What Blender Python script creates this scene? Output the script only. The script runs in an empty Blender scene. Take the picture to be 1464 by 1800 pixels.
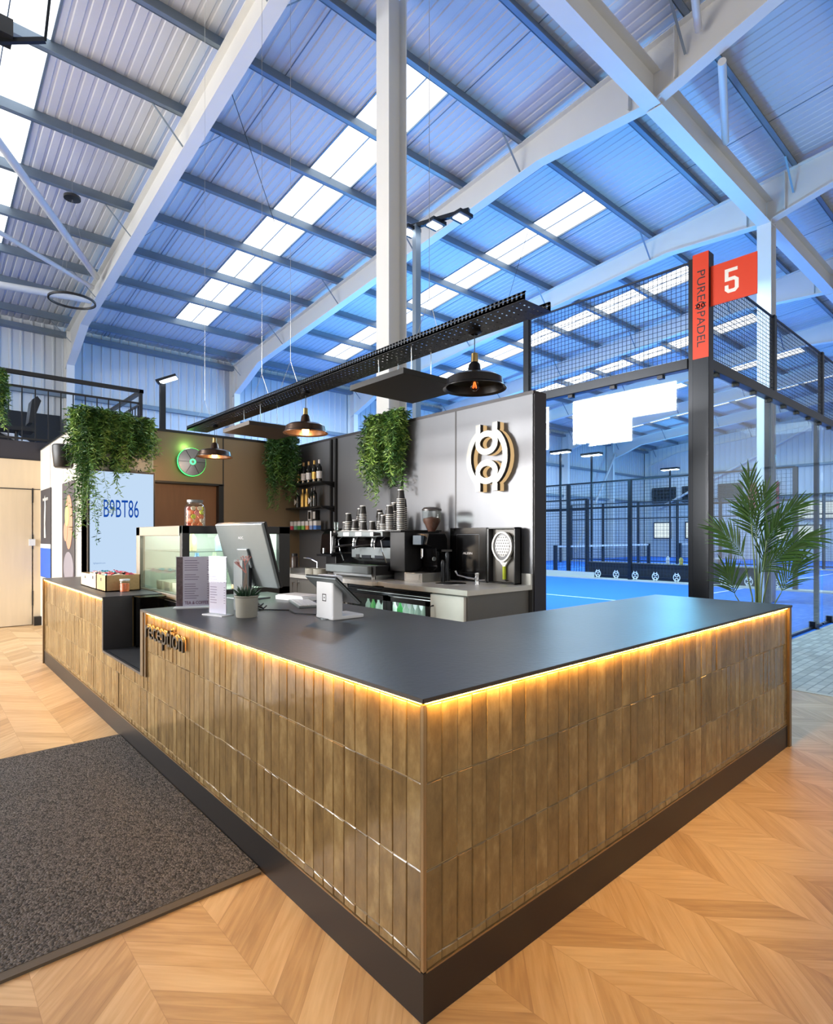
import bpy, math, random
from mathutils import Vector, Matrix
random.seed(7)
S = bpy.context.scene
C = S.collection
PI = math.pi

# ---------------------------------------------------------------- camera
cam_d = bpy.data.cameras.new('camera'); cam = bpy.data.objects.new('camera', cam_d); C.objects.link(cam)
cam.location = (-1.0494, -1.1582, 1.34)
cam.rotation_euler = (PI/2, 0, -math.atan2(0.66252, 0.74905))
cam_d.sensor_fit = 'VERTICAL'; cam_d.sensor_height = 36.0
cam_d.lens = 1003.0/1800.0*36.0
cam_d.shift_y = (943.0-900.0)/1800.0
cam_d.clip_start = 0.05; cam_d.clip_end = 200
S.camera = cam
# ---------------------------------------------------------------- exposure, world, main lights
S.view_settings.view_transform = 'Standard'; S.view_settings.look = 'None'
S.view_settings.exposure = 0.0; S.view_settings.gamma = 1.0
S.view_settings.use_curve_mapping = False
W = bpy.data.worlds.new('world'); S.world = W; W.use_nodes = True
W.node_tree.nodes['Background'].inputs[0].default_value = (1.0, 0.97, 0.93, 1)
W.node_tree.nodes['Background'].inputs[1].default_value = 0.54
S.cycles.use_denoising = True
S.cycles.max_bounces = 8; S.cycles.diffuse_bounces = 4; S.cycles.glossy_bounces = 4
S.cycles.transparent_max_bounces = 24; S.cycles.transmission_bounces = 6
S.cycles.sample_clamp_indirect = 6.0
S.cycles.caustics_reflective = False; S.cycles.caustics_refractive = False

def lamp(name, kind, loc, energy, color=(1, 1, 1), size=0.1, target=None, sizey=None, spread=None):
    d = bpy.data.lights.new(name, kind); d.energy = energy; d.color = color
    o = bpy.data.objects.new(name, d); C.objects.link(o); o.location = loc
    if kind == 'AREA':
        d.size = size
        if sizey: d.shape = 'RECTANGLE'; d.size_y = sizey
        if spread: d.spread = spread
    elif kind in ('POINT', 'SPOT'): d.shadow_soft_size = size
    if target is not None:
        o.rotation_euler = (Vector(target)-Vector(loc)).to_track_quat('-Z', 'Y').to_euler()
    return o
# assumed daylight: added lamp for unseen entrance glazing left of the reception
lamp('assumed_entrance_daylight', 'AREA', (-7.6, 6.0, 2.2), 520, (1.0, 0.98, 0.95), 9.0, (0, 6.0, 0.6), 3.4)
lamp('left_fill', 'AREA', (-4.6, 7.6, 1.9), 460, (0.96, 0.98, 1.0), 5.0, (0, 6.4, 0.5), 2.8)  # added fill to brighten the far-left floor and counter face, no real doorway
# added lamp in mid-air, spread narrowed to light one patch of panelled wall
lamp('bar_wall_fill', 'AREA', (-5.6, 6.9, 2.7), 38, (1.0, 0.98, 0.95), 0.9, (3.18, 2.62, 1.55), 0.9, math.radians(27))
# added fill lamp behind the camera, where the hall model is left open
lamp('front_fill', 'AREA', (1.5, -7.0, 3.0), 165, (1.0, 0.94, 0.86), 8.0, (2.0, 2.0, 0.4), 3.5)
# cool court floodlighting
for i, (x, y) in enumerate([(10, 5), (10, 13), (20.5, 5), (20.5, 13), (31, 8)]):
    lamp('court_floodlight_down', 'AREA', (x, y, 6.6), 620, (0.62, 0.82, 1.0), 3.0, (x, y, 0), 3.0)
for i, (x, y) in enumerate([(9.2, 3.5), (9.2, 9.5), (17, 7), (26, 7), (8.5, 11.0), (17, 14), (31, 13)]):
    lamp('court_blue_fill', 'POINT', (x, y, 4.6), 290, (0.17, 0.60, 1.0), 0.3)  # added blue fill points in mid-air, not tied to any floodlight

# ---------------------------------------------------------------- materials
def lin(c):
    return tuple(((v/255.0)/12.92 if v/255.0 <= 0.04045 else ((v/255.0+0.055)/1.055)**2.4) for v in c)+(1.0,)
MATS = {}
def mat(name, rgb, rough=0.5, metal=0.0, noise=0.0, nscale=20.0, bump=0.0, bscale=60.0, stretch=(1, 1, 1), coat=0.0, spec=None):
    if name in MATS: return MATS[name]
    m = bpy.data.materials.new(name); m.use_nodes = True; nt = m.node_tree; b = nt.nodes['Principled BSDF']
    b.inputs['Base Color'].default_value = lin(rgb); b.inputs['Roughness'].default_value = rough
    b.inputs['Metallic'].default_value = metal
    if coat: b.inputs['Coat Weight'].default_value = coat; b.inputs['Coat Roughness'].default_value = 0.1
    if spec is not None: b.inputs['Specular IOR Level'].default_value = spec
    tc = nt.nodes.new('ShaderNodeTexCoord'); mp = nt.nodes.new('ShaderNodeMapping')
    mp.inputs['Scale'].default_value = stretch
    nt.links.new(tc.outputs['Object'], mp.inputs[0])
    n = nt.nodes.new('ShaderNodeTexNoise'); n.inputs['Scale'].default_value = nscale; n.inputs['Detail'].default_value = 5
    nt.links.new(mp.outputs[0], n.inputs['Vector'])
    mx = nt.nodes.new('ShaderNodeMix'); mx.data_type = 'RGBA'
    c = lin(rgb); k = noise if noise else 0.04
    mx.inputs[6].default_value = tuple(v*(1-k) for v in c[:3])+(1,)
    mx.inputs[7].default_value = tuple(min(1, v*(1+k)) for v in c[:3])+(1,)
    nt.links.new(n.outputs[0], mx.inputs[0]); nt.links.new(mx.outputs[2], b.inputs['Base Color'])
    if bump:
        n2 = nt.nodes.new('ShaderNodeTexNoise'); n2.inputs['Scale'].default_value = bscale
        nt.links.new(mp.outputs[0], n2.inputs['Vector'])
        bp = nt.nodes.new('ShaderNodeBump'); bp.inputs['Strength'].default_value = bump; bp.inputs['Distance'].default_value = 0.01
        nt.links.new(n2.outputs[0], bp.inputs['Height']); nt.links.new(bp.outputs[0], b.inputs['Normal'])
    MATS[name] = m; return m
def emis(name, rgb, strength):
    if name in MATS: return MATS[name]
    m = bpy.data.materials.new(name); m.use_nodes = True; nt = m.node_tree
    nt.nodes.remove(nt.nodes['Principled BSDF']); e = nt.nodes.new('ShaderNodeEmission')
    e.inputs[0].default_value = lin(rgb); e.inputs[1].default_value = strength
    nt.links.new(e.outputs[0], nt.nodes['Material Output'].inputs[0]); MATS[name] = m; return m
def glassmat(name, tint=(255, 255, 255), ior=1.5, rough=0.0):
    if name in MATS: return MATS[name]
    m = bpy.data.materials.new(name); m.use_nodes = True; nt = m.node_tree
    nt.nodes.remove(nt.nodes['Principled BSDF'])
    t = nt.nodes.new('ShaderNodeBsdfTransparent'); t.inputs[0].default_value = lin(tint)
    g = nt.nodes.new('ShaderNodeBsdfGlossy'); g.inputs['Roughness'].default_value = rough
    f = nt.nodes.new('ShaderNodeFresnel'); ge = nt.nodes.new('ShaderNodeNewGeometry')
    mi = nt.nodes.new('ShaderNodeMath'); mi.operation = 'MULTIPLY_ADD'; nt.links.new(ge.outputs['Backfacing'], mi.inputs[0])
    mi.inputs[1].default_value = 1/ior-ior; mi.inputs[2].default_value = ior; nt.links.new(mi.outputs[0], f.inputs[0])
    mx = nt.nodes.new('ShaderNodeMixShader')
    nt.links.new(f.outputs[0], mx.inputs[0]); nt.links.new(t.outputs[0], mx.inputs[1]); nt.links.new(g.outputs[0], mx.inputs[2])
    nt.links.new(mx.outputs[0], nt.nodes['Material Output'].inputs[0]); MATS[name] = m; return m

def N(nt, t, **k):
    n = nt.nodes.new(t)
    for a, v in k.items(): setattr(n, a, v)
    return n
def math_(nt, op, a, b=None, c=None):
    n = nt.nodes.new('ShaderNodeMath'); n.operation = op
    for i, v in enumerate((a, b, c)):
        if v is None: continue
        if isinstance(v, (int, float)): n.inputs[i].default_value = v
        else: nt.links.new(v, n.inputs[i])
    return n.outputs[0]

def chevron_mat():
    m = bpy.data.materials.new('oak_chevron'); m.use_nodes = True; nt = m.node_tree; b = nt.nodes['Principled BSDF']
    tc = N(nt, 'ShaderNodeTexCoord'); sp = N(nt, 'ShaderNodeSeparateXYZ'); nt.links.new(tc.outputs['Object'], sp.inputs[0])
    w = 0.26; off = -w*41+0.52; pit = 0.135
    u = math_(nt, 'DIVIDE', math_(nt, 'SUBTRACT', sp.outputs[0], off-0.52), w)
    col = math_(nt, 'FLOOR', u); fr = math_(nt, 'SUBTRACT', u, col)
    par = math_(nt, 'MODULO', col, 2.0)
    inv = math_(nt, 'SUBTRACT', 1.0, fr)
    tri = math_(nt, 'ADD', math_(nt, 'MULTIPLY', fr, par), math_(nt, 'MULTIPLY', inv, math_(nt, 'SUBTRACT', 1.0, par)))
    v = math_(nt, 'DIVIDE', math_(nt, 'ADD', sp.outputs[1], math_(nt, 'ADD', math_(nt, 'MULTIPLY', tri, w), 50.0)), pit)
    row = math_(nt, 'FLOOR', v); fv = math_(nt, 'SUBTRACT', v, row)
    cb = N(nt, 'ShaderNodeCombineXYZ'); nt.links.new(col, cb.inputs[0]); nt.links.new(row, cb.inputs[1])
    wn = N(nt, 'ShaderNodeTexWhiteNoise'); nt.links.new(cb.outputs[0], wn.inputs['Vector'])
    # grain runs along the plank: coordinates along / across
    sgn = math_(nt, 'SUBTRACT', math_(nt, 'MULTIPLY', par, 2.0), 1.0)
    al = math_(nt, 'SUBTRACT', sp.outputs[0], math_(nt, 'MULTIPLY', sp.outputs[1], sgn))
    ac = math_(nt, 'ADD', math_(nt, 'MULTIPLY', sp.outputs[0], sgn), sp.outputs[1])
    g = N(nt, 'ShaderNodeCombineXYZ')
    nt.links.new(math_(nt, 'ADD', math_(nt, 'MULTIPLY', al, 2.2), math_(nt, 'MULTIPLY', wn.outputs[0], 37.0)), g.inputs[0])
    nt.links.new(math_(nt, 'MULTIPLY', ac, 26.0), g.inputs[1]); nt.links.new(row, g.inputs[2])
    gn = N(nt, 'ShaderNodeTexNoise'); gn.inputs['Scale'].default_value = 1.4; gn.inputs['Detail'].default_value = 6; gn.inputs['Distortion'].default_value = 0.6
    nt.links.new(g.outputs[0], gn.inputs['Vector'])
    cr = N(nt, 'ShaderNodeValToRGB'); e = cr.color_ramp.elements
    e[0].position = 0.15; e[0].color = lin((156, 124, 90)); e[1].position = 0.9; e[1].color = lin((220, 193, 152))
    e2 = cr.color_ramp.elements.new(0.5); e2.color = lin((195, 162, 119))
    mixv = math_(nt, 'ADD', math_(nt, 'MULTIPLY', wn.outputs[0], 0.38), math_(nt, 'MULTIPLY', gn.outputs[0], 0.75))
    nt.links.new(mixv, cr.inputs[0])
    # thin joints
    e1 = math_(nt, 'LESS_THAN', math_(nt, 'MINIMUM', fv, math_(nt, 'SUBTRACT', 1.0, fv)), 0.011)
    e3 = math_(nt, 'LESS_THAN', math_(nt, 'MINIMUM', fr, inv), 0.004)
    jt = math_(nt, 'MAXIMUM', e1, e3)
    mx = N(nt, 'ShaderNodeMix', data_type='RGBA'); nt.links.new(math_(nt, 'MULTIPLY', jt, 0.3), mx.inputs[0])
    nt.links.new(cr.outputs[0], mx.inputs[6]); mx.inputs[7].default_value = lin((120, 82, 50))
    nt.links.new(mx.outputs[2], b.inputs['Base Color'])
    b.inputs['Roughness'].default_value = 0.42
    return m
def tile_mat():
    m = bpy.data.materials.new('olive_glazed_tile'); m.use_nodes = True; nt = m.node_tree; b = nt.nodes['Principled BSDF']
    ge = N(nt, 'ShaderNodeNewGeometry'); tc = N(nt, 'ShaderNodeTexCoord')
    mp = N(nt, 'ShaderNodeMapping'); mp.inputs['Scale'].default_value = (13, 13, 6); nt.links.new(tc.outputs['Object'], mp.inputs[0])
    ad = N(nt, 'ShaderNodeVectorMath', operation='ADD'); nt.links.new(mp.outputs[0], ad.inputs[0])
    sc = N(nt, 'ShaderNodeVectorMath', operation='SCALE'); sc.inputs[0].default_value = (31, 17, 53); nt.links.new(ge.outputs['Random Per Island'], sc.inputs['Scale'])
    nt.links.new(sc.outputs[0], ad.inputs[1])
    n1 = N(nt, 'ShaderNodeTexNoise'); n1.inputs['Scale'].default_value = 1.3; n1.inputs['Detail'].default_value = 6; n1.inputs['Roughness'].default_value = 0.65
    nt.links.new(ad.outputs[0], n1.inputs['Vector'])
    cr = N(nt, 'ShaderNodeValToRGB'); e = cr.color_ramp.elements
    e[0].position = 0.2; e[0].color = lin((82, 64, 40)); e[1].position = 0.82; e[1].color = lin((168, 146, 102))
    e2 = cr.color_ramp.elements.new(0.52); e2.color = lin((126, 103, 66))
    nt.links.new(math_(nt, 'ADD', math_(nt, 'MULTIPLY', n1.outputs[0], 0.75), math_(nt, 'MULTIPLY', ge.outputs['Random Per Island'], 0.22)), cr.inputs[0])
    nt.links.new(cr.outputs[0], b.inputs['Base Color'])
    b.inputs['Roughness'].default_value = 0.16; b.inputs['Specular IOR Level'].default_value = 0.6
    n2 = N(nt, 'ShaderNodeTexNoise'); n2.inputs['Scale'].default_value = 18; nt.links.new(tc.outputs['Object'], n2.inputs['Vector'])
    bp = N(nt, 'ShaderNodeBump'); bp.inputs['Strength'].default_value = 0.25; bp.inputs['Distance'].default_value = 0.006
    nt.links.new(n2.outputs[0], bp.inputs['Height']); nt.links.new(bp.outputs[0], b.inputs['Normal'])
    return m
def carpet_mat():
    m = bpy.data.materials.new('charcoal_loop_carpet'); m.use_nodes = True; nt = m.node_tree; b = nt.nodes['Principled BSDF']
    tc = N(nt, 'ShaderNodeTexCoord')
    v = N(nt, 'ShaderNodeTexVoronoi'); v.inputs['Scale'].default_value = 125; nt.links.new(tc.outputs['Object'], v.inputs['Vector'])
    n = N(nt, 'ShaderNodeTexNoise'); n.inputs['Scale'].default_value = 90; nt.links.new(tc.outputs['Object'], n.inputs['Vector'])
    cr = N(nt, 'ShaderNodeValToRGB'); e = cr.color_ramp.elements
    e[0].position = 0.3; e[0].color = lin((34, 33, 35)); e[1].position = 0.75; e[1].color = lin((106, 102, 100))
    nt.links.new(math_(nt, 'ADD', math_(nt, 'MULTIPLY', v.outputs['Color'], 0.6), math_(nt, 'MULTIPLY', n.outputs[0], 0.4)), cr.inputs[0])
    nt.links.new(cr.outputs[0], b.inputs['Base Color']); b.inputs['Roughness'].default_value = 0.95
    bp = N(nt, 'ShaderNodeBump'); bp.inputs['Strength'].default_value = 0.9; bp.inputs['Distance'].default_value = 0.006; bp.invert = True
    nt.links.new(v.outputs['Distance'], bp.inputs['Height']); nt.links.new(bp.outputs[0], b.inputs['Normal'])
    return m
def paving_mat():
    m = bpy.data.materials.new('grey_stone_paving'); m.use_nodes = True; nt = m.node_tree; b = nt.nodes['Principled BSDF']
    tc = N(nt, 'ShaderNodeTexCoord'); br = N(nt, 'ShaderNodeTexBrick'); nt.links.new(tc.outputs['Object'], br.inputs['Vector'])
    br.inputs['Scale'].default_value = 1.0; br.inputs['Brick Width'].default_value = 0.16; br.inputs['Row Height'].default_value = 0.08
    br.inputs['Mortar Size'].default_value = 0.006
    br.inputs['Color1'].default_value = lin((196, 194, 184)); br.inputs['Color2'].default_value = lin((160, 158, 150)); br.inputs['Mortar'].default_value = lin((138, 138, 132))
    nt.links.new(br.outputs[0], b.inputs['Base Color']); b.inputs['Roughness'].default_value = 0.6
    return m

M = dict(
 oak=chevron_mat(), tile=tile_mat(), carpet=carpet_mat(), paving=paving_mat(),
 slate=mat('slate_worktop', (56, 57, 61), 0.38, noise=0.4, nscale=3, bump=0.08, bscale=40),
 slate_edge=mat('worktop_edge', (52, 44, 40), 0.45), kick=mat('dark_plinth', (22, 19, 20), 0.42, noise=0.1, nscale=3),
 trimm=mat('bronze_trim', (150, 128, 96), 0.35, 0.7), panel_end=mat('brown_end_panel', (104, 84, 58), 0.45),
 led=emis('warm_led', (255, 178, 70), 85.0), grout=mat('tile_grout', (168, 144, 100), 0.8),
 black=mat('black_metal', (22, 22, 25), 0.4), black_gloss=mat('black_gloss', (12, 12, 14), 0.15), letter=mat('black_lettering', (24, 21, 20), 0.4),
 charcoal=mat('charcoal_metal', (46, 49, 54), 0.3, 0.6), navy_steel=mat('dark_court_steel', (20, 28, 38), 0.28, 0.3),
 roof=mat('white_roof_sheet', (206, 208, 214), 0.5, noise=0.05, nscale=0.6), wallsheet=mat('white_wall_sheet', (200, 206, 214), 0.5, noise=0.05, nscale=0.5),
 purlin=mat('galvanised_purlin', (122, 136, 150), 0.45, 0.35, noise=0.12, nscale=3), white=mat('white_painted_steel', (222, 222, 220), 0.45, noise=0.03, nscale=2),
 tube=mat('white_tube', (205, 206, 208), 0.4), sky=emis('rooflight_daylight', (244, 249, 255), 2.6),
 win=emis('bright_window_daylight', (255, 255, 255), 26.0), gwin=emis('gable_window_daylight', (236, 244, 250), 1.3),
 blue=mat('blue_court_turf', (32, 118, 226), 0.85, noise=0.08, nscale=30, bump=0.3, bscale=300), line=mat('white_court_line', (225, 235, 240), 0.8),
 kerb=mat('pale_kerb', (196, 196, 186), 0.7), glass=glassmat('clear_glass', (248, 253, 252)), dglass=glassmat('smoked_glass', (96, 112, 110), 1.6),
 wire=mat('fence_wire', (26, 40, 58), 0.5), orange=mat('orange_sign', (222, 58, 12), 0.5, noise=0.02), signw=mat('sign_white', (240, 240, 236), 0.5),
 panelw=mat('brushed_grey_panel', (98, 100, 105), 0.42, 0.3, noise=0.1, nscale=2.2, bump=0.12, bscale=8, stretch=(1, 1, 0.3)),
 bronze=mat('bronze_panel', (142, 124, 98), 0.45, 0.3, noise=0.12, nscale=1.8), door_brown=mat('brown_wood_door', (128, 92, 62), 0.5, noise=0.14, nscale=6, stretch=(6, 6, 0.6)),
 maple=mat('pale_maple_panel', (214, 196, 168), 0.5, noise=0.07, nscale=4, stretch=(5, 5, 0.5)), offw=mat('pale_panel', (214, 208, 196), 0.5, noise=0.03),
 steel=mat('brushed_stainless', (190, 190, 188), 0.28, 0.85, noise=0.06, nscale=4), steel_pale=mat('pale_stainless', (206, 206, 202), 0.35, 0.4, noise=0.04),
 chrome=mat('chrome', (220, 222, 226), 0.08, 1.0), alu=mat('silver_plastic', (122, 129, 131), 0.35, 0.4), whiteplastic=mat('white_plastic', (224, 226, 230), 0.35),
 leaf=mat('leaf_green', (84, 124, 54), 0.5, noise=0.5, nscale=25), leafd=mat('dark_leaf_green', (46, 84, 34), 0.5, noise=0.5, nscale=25), leafl=mat('light_leaf_green', (138, 170, 84), 0.5, noise=0.4, nscale=25),
 palm=mat('palm_green', (58, 96, 44), 0.38, noise=0.35, nscale=10), stem=mat('stem_green', (86, 110, 60), 0.5),
 gold=mat('gold_sign', (214, 168, 108), 0.4, 0.1), halo_glow=emis('gold_halo_glow', (236, 196, 140), 0.85), silver=mat('silver_sign', (118, 118, 114), 0.4, 0.5),
 kraft=mat('woven_kraft', (176, 142, 98), 0.8, noise=0.2, nscale=60), kraftp=mat('pale_kraft_board', (214, 190, 156), 0.8, noise=0.1, nscale=30),
 cup=mat('black_paper_cup', (17, 16, 16), 0.55), cupw=mat('white_paper', (226, 224, 220), 0.6), concrete=mat('grey_concrete_pot', (150, 148, 138), 0.85, noise=0.1, nscale=20),
 bottle=mat('dark_bottle_glass', (14, 16, 14), 0.08), paper=mat('white_label', (214, 212, 214), 0.6), foil=mat('gold_foil', (196, 160, 88), 0.35, 0.6),
 screen=emis('pale_blue_screen', (196, 220, 246), 1.0), screent=emis('blue_screen_text', (22, 78, 176), 0.9), bulb=emis('lit_filament_bulb', (255, 170, 70), 40.0),
 bulbdim=emis('dim_filament', (255, 110, 50), 4.0), green=emis('green_led_rim', (60, 255, 110), 5.0), lampw=emis('floodlight_lens', (235, 245, 255), 14.0),
 lime=mat('lime_grip', (206, 222, 60), 0.6), pink=mat('pink_coral', (210, 140, 130), 0.7), red=mat('red_wrap', (196, 52, 52), 0.5), teal=mat('teal_wrap', (60, 150, 170), 0.5),
 beans=mat('coffee_beans', (70, 36, 22), 0.6, noise=0.5, nscale=90), amber=mat('orange_sweets', (226, 104, 52), 0.5, noise=0.4, nscale=60),
)
EXTRA = {}
def colm(name, rgb, rough=0.5, metal=0.0): return mat(name, rgb, rough, metal)

# ---------------------------------------------------------------- mesh helpers
def wloc(o):
    v = Vector((0, 0, 0))
    while o is not None: v += o.location; o = o.parent
    return v
class MB:
    def __init__(s): s.v = []; s.f = []; s.mi = []; s.cur = 0; s.X = None
    def add(s, vs, fs):
        n = len(s.v); X = s.X
        for v in vs: s.v.append(tuple(X @ Vector(v)) if X is not None else tuple(v))
        for f in fs: s.f.append(tuple(i+n for i in f)); s.mi.append(s.cur)
        return s
    def box(s, a, b):
        x0, y0, z0 = (min(a[i], b[i]) for i in range(3)); x1, y1, z1 = (max(a[i], b[i]) for i in range(3))
        return s.add([(x0,y0,z0),(x1,y0,z0),(x1,y1,z0),(x0,y1,z0),(x0,y0,z1),(x1,y0,z1),(x1,y1,z1),(x0,y1,z1)],
                     [(0,3,2,1),(4,5,6,7),(0,1,5,4),(1,2,6,5),(2,3,7,6),(3,0,4,7)])
    def bar(s, p, q, w, h=None, up=(0, 0, 1)):
        p = Vector(p); q = Vector(q); d = (q-p).normalized(); u = Vector(up)
        if abs(d.dot(u)) > 0.98: u = Vector((1, 0, 0))
        sd = d.cross(u).normalized(); u = sd.cross(d); h = h or w
        vs = []
        for c in (p, q):
            for a, b in ((-1,-1),(1,-1),(1,1),(-1,1)): vs.append(c+sd*(a*w/2)+u*(b*h/2))
        return s.add(vs, [(0,1,2,3),(7,6,5,4),(0,4,5,1),(1,5,6,2),(2,6,7,3),(3,7,4,0)])
    def tube(s, pts, r, n=8, cap=True):
        pts = [Vector(p) for p in pts]; rs = r if isinstance(r, (list, tuple)) else [r]*len(pts)
        vs = []; ref = None
        for i, p in enumerate(pts):
            d = (pts[min(i+1, len(pts)-1)]-pts[max(i-1, 0)])
            d = d.normalized() if d.length > 1e-9 else Vector((0, 0, 1))
            if ref is None: ref = Vector((0, 0, 1)) if abs(d.z) < 0.9 else Vector((1, 0, 0))
            a = d.cross(ref)
            if a.length < 1e-5: a = d.cross(Vector((0.3, 1, 0.2)))
            a.normalize(); b = d.cross(a); ref = a.cross(d)*-1 if False else ref
            for k in range(n):
                t = 2*PI*k/n; vs.append(p+a*(math.cos(t)*rs[i])+b*(math.sin(t)*rs[i]))
        fs = []
        for i in range(len(pts)-1):
            for k in range(n):
                fs.append((i*n+k, i*n+(k+1) % n, (i+1)*n+(k+1) % n, (i+1)*n+k))
        if cap: fs.append(tuple(range(n-1, -1, -1))); fs.append(tuple((len(pts)-1)*n+k for k in range(n)))
        return s.add(vs, fs)
    def lathe(s, prof, c=(0, 0, 0), n=24, cap=True):
        vs = []; fs = []
        for r, z in prof:
            for k in range(n): t = 2*PI*k/n; vs.append((c[0]+r*math.cos(t), c[1]+r*math.sin(t), c[2]+z))
        m = len(prof)
        for i in range(m-1):
            for k in range(n): fs.append((i*n+k, i*n+(k+1) % n, (i+1)*n+(k+1) % n, (i+1)*n+k))
        if cap:
            if prof[0][0] > 1e-4: fs.append(tuple(range(n-1, -1, -1)))
            if prof[-1][0] > 1e-4: fs.append(tuple((m-1)*n+k for k in range(n)))
        return s.add(vs, fs)
    def prism(s, poly, o, ua, va, depth):
        """poly in (u,v), extruded along ua x va by depth"""
        o = Vector(o); ua = Vector(ua); va = Vector(va); nn = ua.cross(va).normalized()*depth; n = len(poly)
        vs = [o+ua*p[0]+va*p[1] for p in poly]+[o+ua*p[0]+va*p[1]+nn for p in poly]
        fs = [tuple(range(n-1, -1, -1)), tuple(range(n, 2*n))]+[(i, (i+1) % n, n+(i+1) % n, n+i) for i in range(n)]
        return s.add(vs, fs)
    def ribbon(s, path, w, o, ua, va, depth, closed=False):
        o = Vector(o); ua = Vector(ua); va = Vector(va); nn = ua.cross(va).normalized()*depth; n = len(path); vs = []
        for i, p in enumerate(path):
            if closed: a = path[(i-1) % n]; b = path[(i+1) % n]
            else: a = path[max(i-1, 0)]; b = path[min(i+1, n-1)]
            dx, dy = b[0]-a[0], b[1]-a[1]; L = math.hypot(dx, dy) or 1; nx, ny = -dy/L*w/2, dx/L*w/2
            for sg in (1, -1):
                q = o+ua*(p[0]+sg*nx)+va*(p[1]+sg*ny); vs += [q, q+nn]
        fs = []; m = n if closed else n-1
        for i in range(m):
            a = i*4; b = ((i+1) % n)*4
            fs += [(a+1, b+1, b+3, a+3), (a, a+2, b+2, b), (a, b, b+1, a+1), (a+2, a+3, b+3, b+2)]
        if not closed: fs += [(0, 1, 3, 2), ((n-1)*4, (n-1)*4+2, (n-1)*4+3, (n-1)*4+1)]
        return s.add(vs, fs)
    def build(s, name, mt, parent=None, smooth=False, bevel=0.0, world=True):
        off = wloc(parent) if (parent is not None and world) else Vector((0, 0, 0))
        me = bpy.data.meshes.new(name); me.from_pydata([tuple(Vector(v)-off) for v in s.v], [], s.f)
        for m_ in (mt if isinstance(mt, (list, tuple)) else [mt]): me.materials.append(m_)
        if isinstance(mt, (list, tuple)): me.polygons.foreach_set('material_index', s.mi)
        if smooth: me.polygons.foreach_set('use_smooth', [True]*len(me.polygons))
        me.update()
        o = bpy.data.objects.new(name, me); C.objects.link(o)
        if parent is not None: o.parent = parent
        if bevel:
            b = o.modifiers.new('bevel', 'BEVEL'); b.width = bevel; b.segments = 2; b.limit_method = 'ANGLE'
        if smooth:
            try: me.set_sharp_from_angle(angle=math.radians(40))
            except Exception: pass
        return o
def tag(o, label=None, cat=None, group=None, kind=None):
    if label: o['label'] = label
    if cat: o['category'] = cat
    if group: o['group'] = group
    if kind: o['kind'] = kind
    return o
def thing(name, loc, label, cat, group=None, rz=0.0):
    o = bpy.data.objects.new(name, None); C.objects.link(o); o.location = loc; o.rotation_euler = (0, 0, rz)
    o.empty_display_size = 0.1
    return tag(o, label, cat, group)
def struct(mb, name, mt, label=None, **k): return tag(mb.build(name, mt, **k), label, None, None, 'structure')
def copy_tree(o, parent=None):
    c = o.copy(); C.objects.link(c); c.parent = parent
    for ch in list(o.children): copy_tree(ch, c)
    return c
def text_mb(txt, o, ua, va, w, h, depth, mb=None):
    cu = bpy.data.curves.new('t', 'FONT'); cu.body = txt; cu.size = 1; cu.resolution_u = 4
    ob = bpy.data.objects.new('t', cu); C.objects.link(ob)
    dg = bpy.context.evaluated_depsgraph_get(); dg.update()
    me = bpy.data.meshes.new_from_object(ob.evaluated_get(dg))
    xs = [v.co.x for v in me.vertices]; ys = [v.co.y for v in me.vertices]
    x0, x1, y0, y1 = min(xs), max(xs), min(ys), max(ys); sx = w/(x1-x0); sy = h/(y1-y0)
    o = Vector(o); ua = Vector(ua); va = Vector(va); nn = ua.cross(va)*depth
    base = [o+ua*((v.co.x-x0)*sx)+va*((v.co.y-y0)*sy) for v in me.vertices]
    faces = [tuple(p.vertices) for p in me.polygons]; nb = len(base)
    cnt = {}
    for f in faces:
        for i in range(len(f)): e = (f[i], f[(i+1) % len(f)]); cnt[e] = 1
    side = [e for e in cnt if (e[1], e[0]) not in cnt]
    mb = mb or MB()
    mb.add(base+[b+nn for b in base], [tuple(reversed(f)) for f in faces]+[tuple(i+nb for i in f) for f in faces]+[(a, b, b+nb, a+nb) for a, b in side])
    bpy.data.objects.remove(ob); bpy.data.curves.remove(cu); bpy.data.meshes.remove(me)
    return mb

# ================================================================= SETTING
RZ = lambda y: 9.1-0.1*y            # underside of the roof sheets
FX = [2.3+4.9*k for k in range(8)]  # portal frames
YW = 17.8; XG = 36.6; YC = 2.86
struct(MB().box((-8, -8, -0.2), (4.74, 17.8, 0)), 'floor', M['oak'], 'pale oak chevron plank floor of the reception')
struct(MB().box((4.74, -8, -0.2), (XG, 1.18, -0.004)), 'floor_paving', M['paving'], 'grey stone walkway paving beside the court glass')
struct(MB().box((4.74, 1.18, -0.2), (XG, 17.8, -0.004)), 'floor_court', M['blue'], 'bright blue padel court turf')
struct(MB().box((4.70, -8, -0.1), (4.76, 1.18, 0.004)), 'trim_1', M['kerb'], 'pale threshold strip between oak floor and paving')
lines = MB()
lines.box((9.97, 4.3, -0.01), (10.03, 17.0, 0.002)).box((4.95, 4.27, -0.01), (15.0, 4.33, 0.002))
lines.box((20.9, 4.3, -0.01), (20.96, 17.0, 0.002)).box((15.9, 4.27, -0.01), (25.9, 4.33, 0.002))
struct(lines, 'court_line_marking', M['line'], 'thin white service lines painted on the blue court')
kb = MB()
kb.box((15.05, 1.3, -0.1), (15.55, 17.5, 0.03)).box((26.0, 1.3, -0.1), (26.5, 17.5, 0.03))
struct(kb, 'trim_2', M['kerb'], 'pale kerb strips between neighbouring courts')

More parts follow.
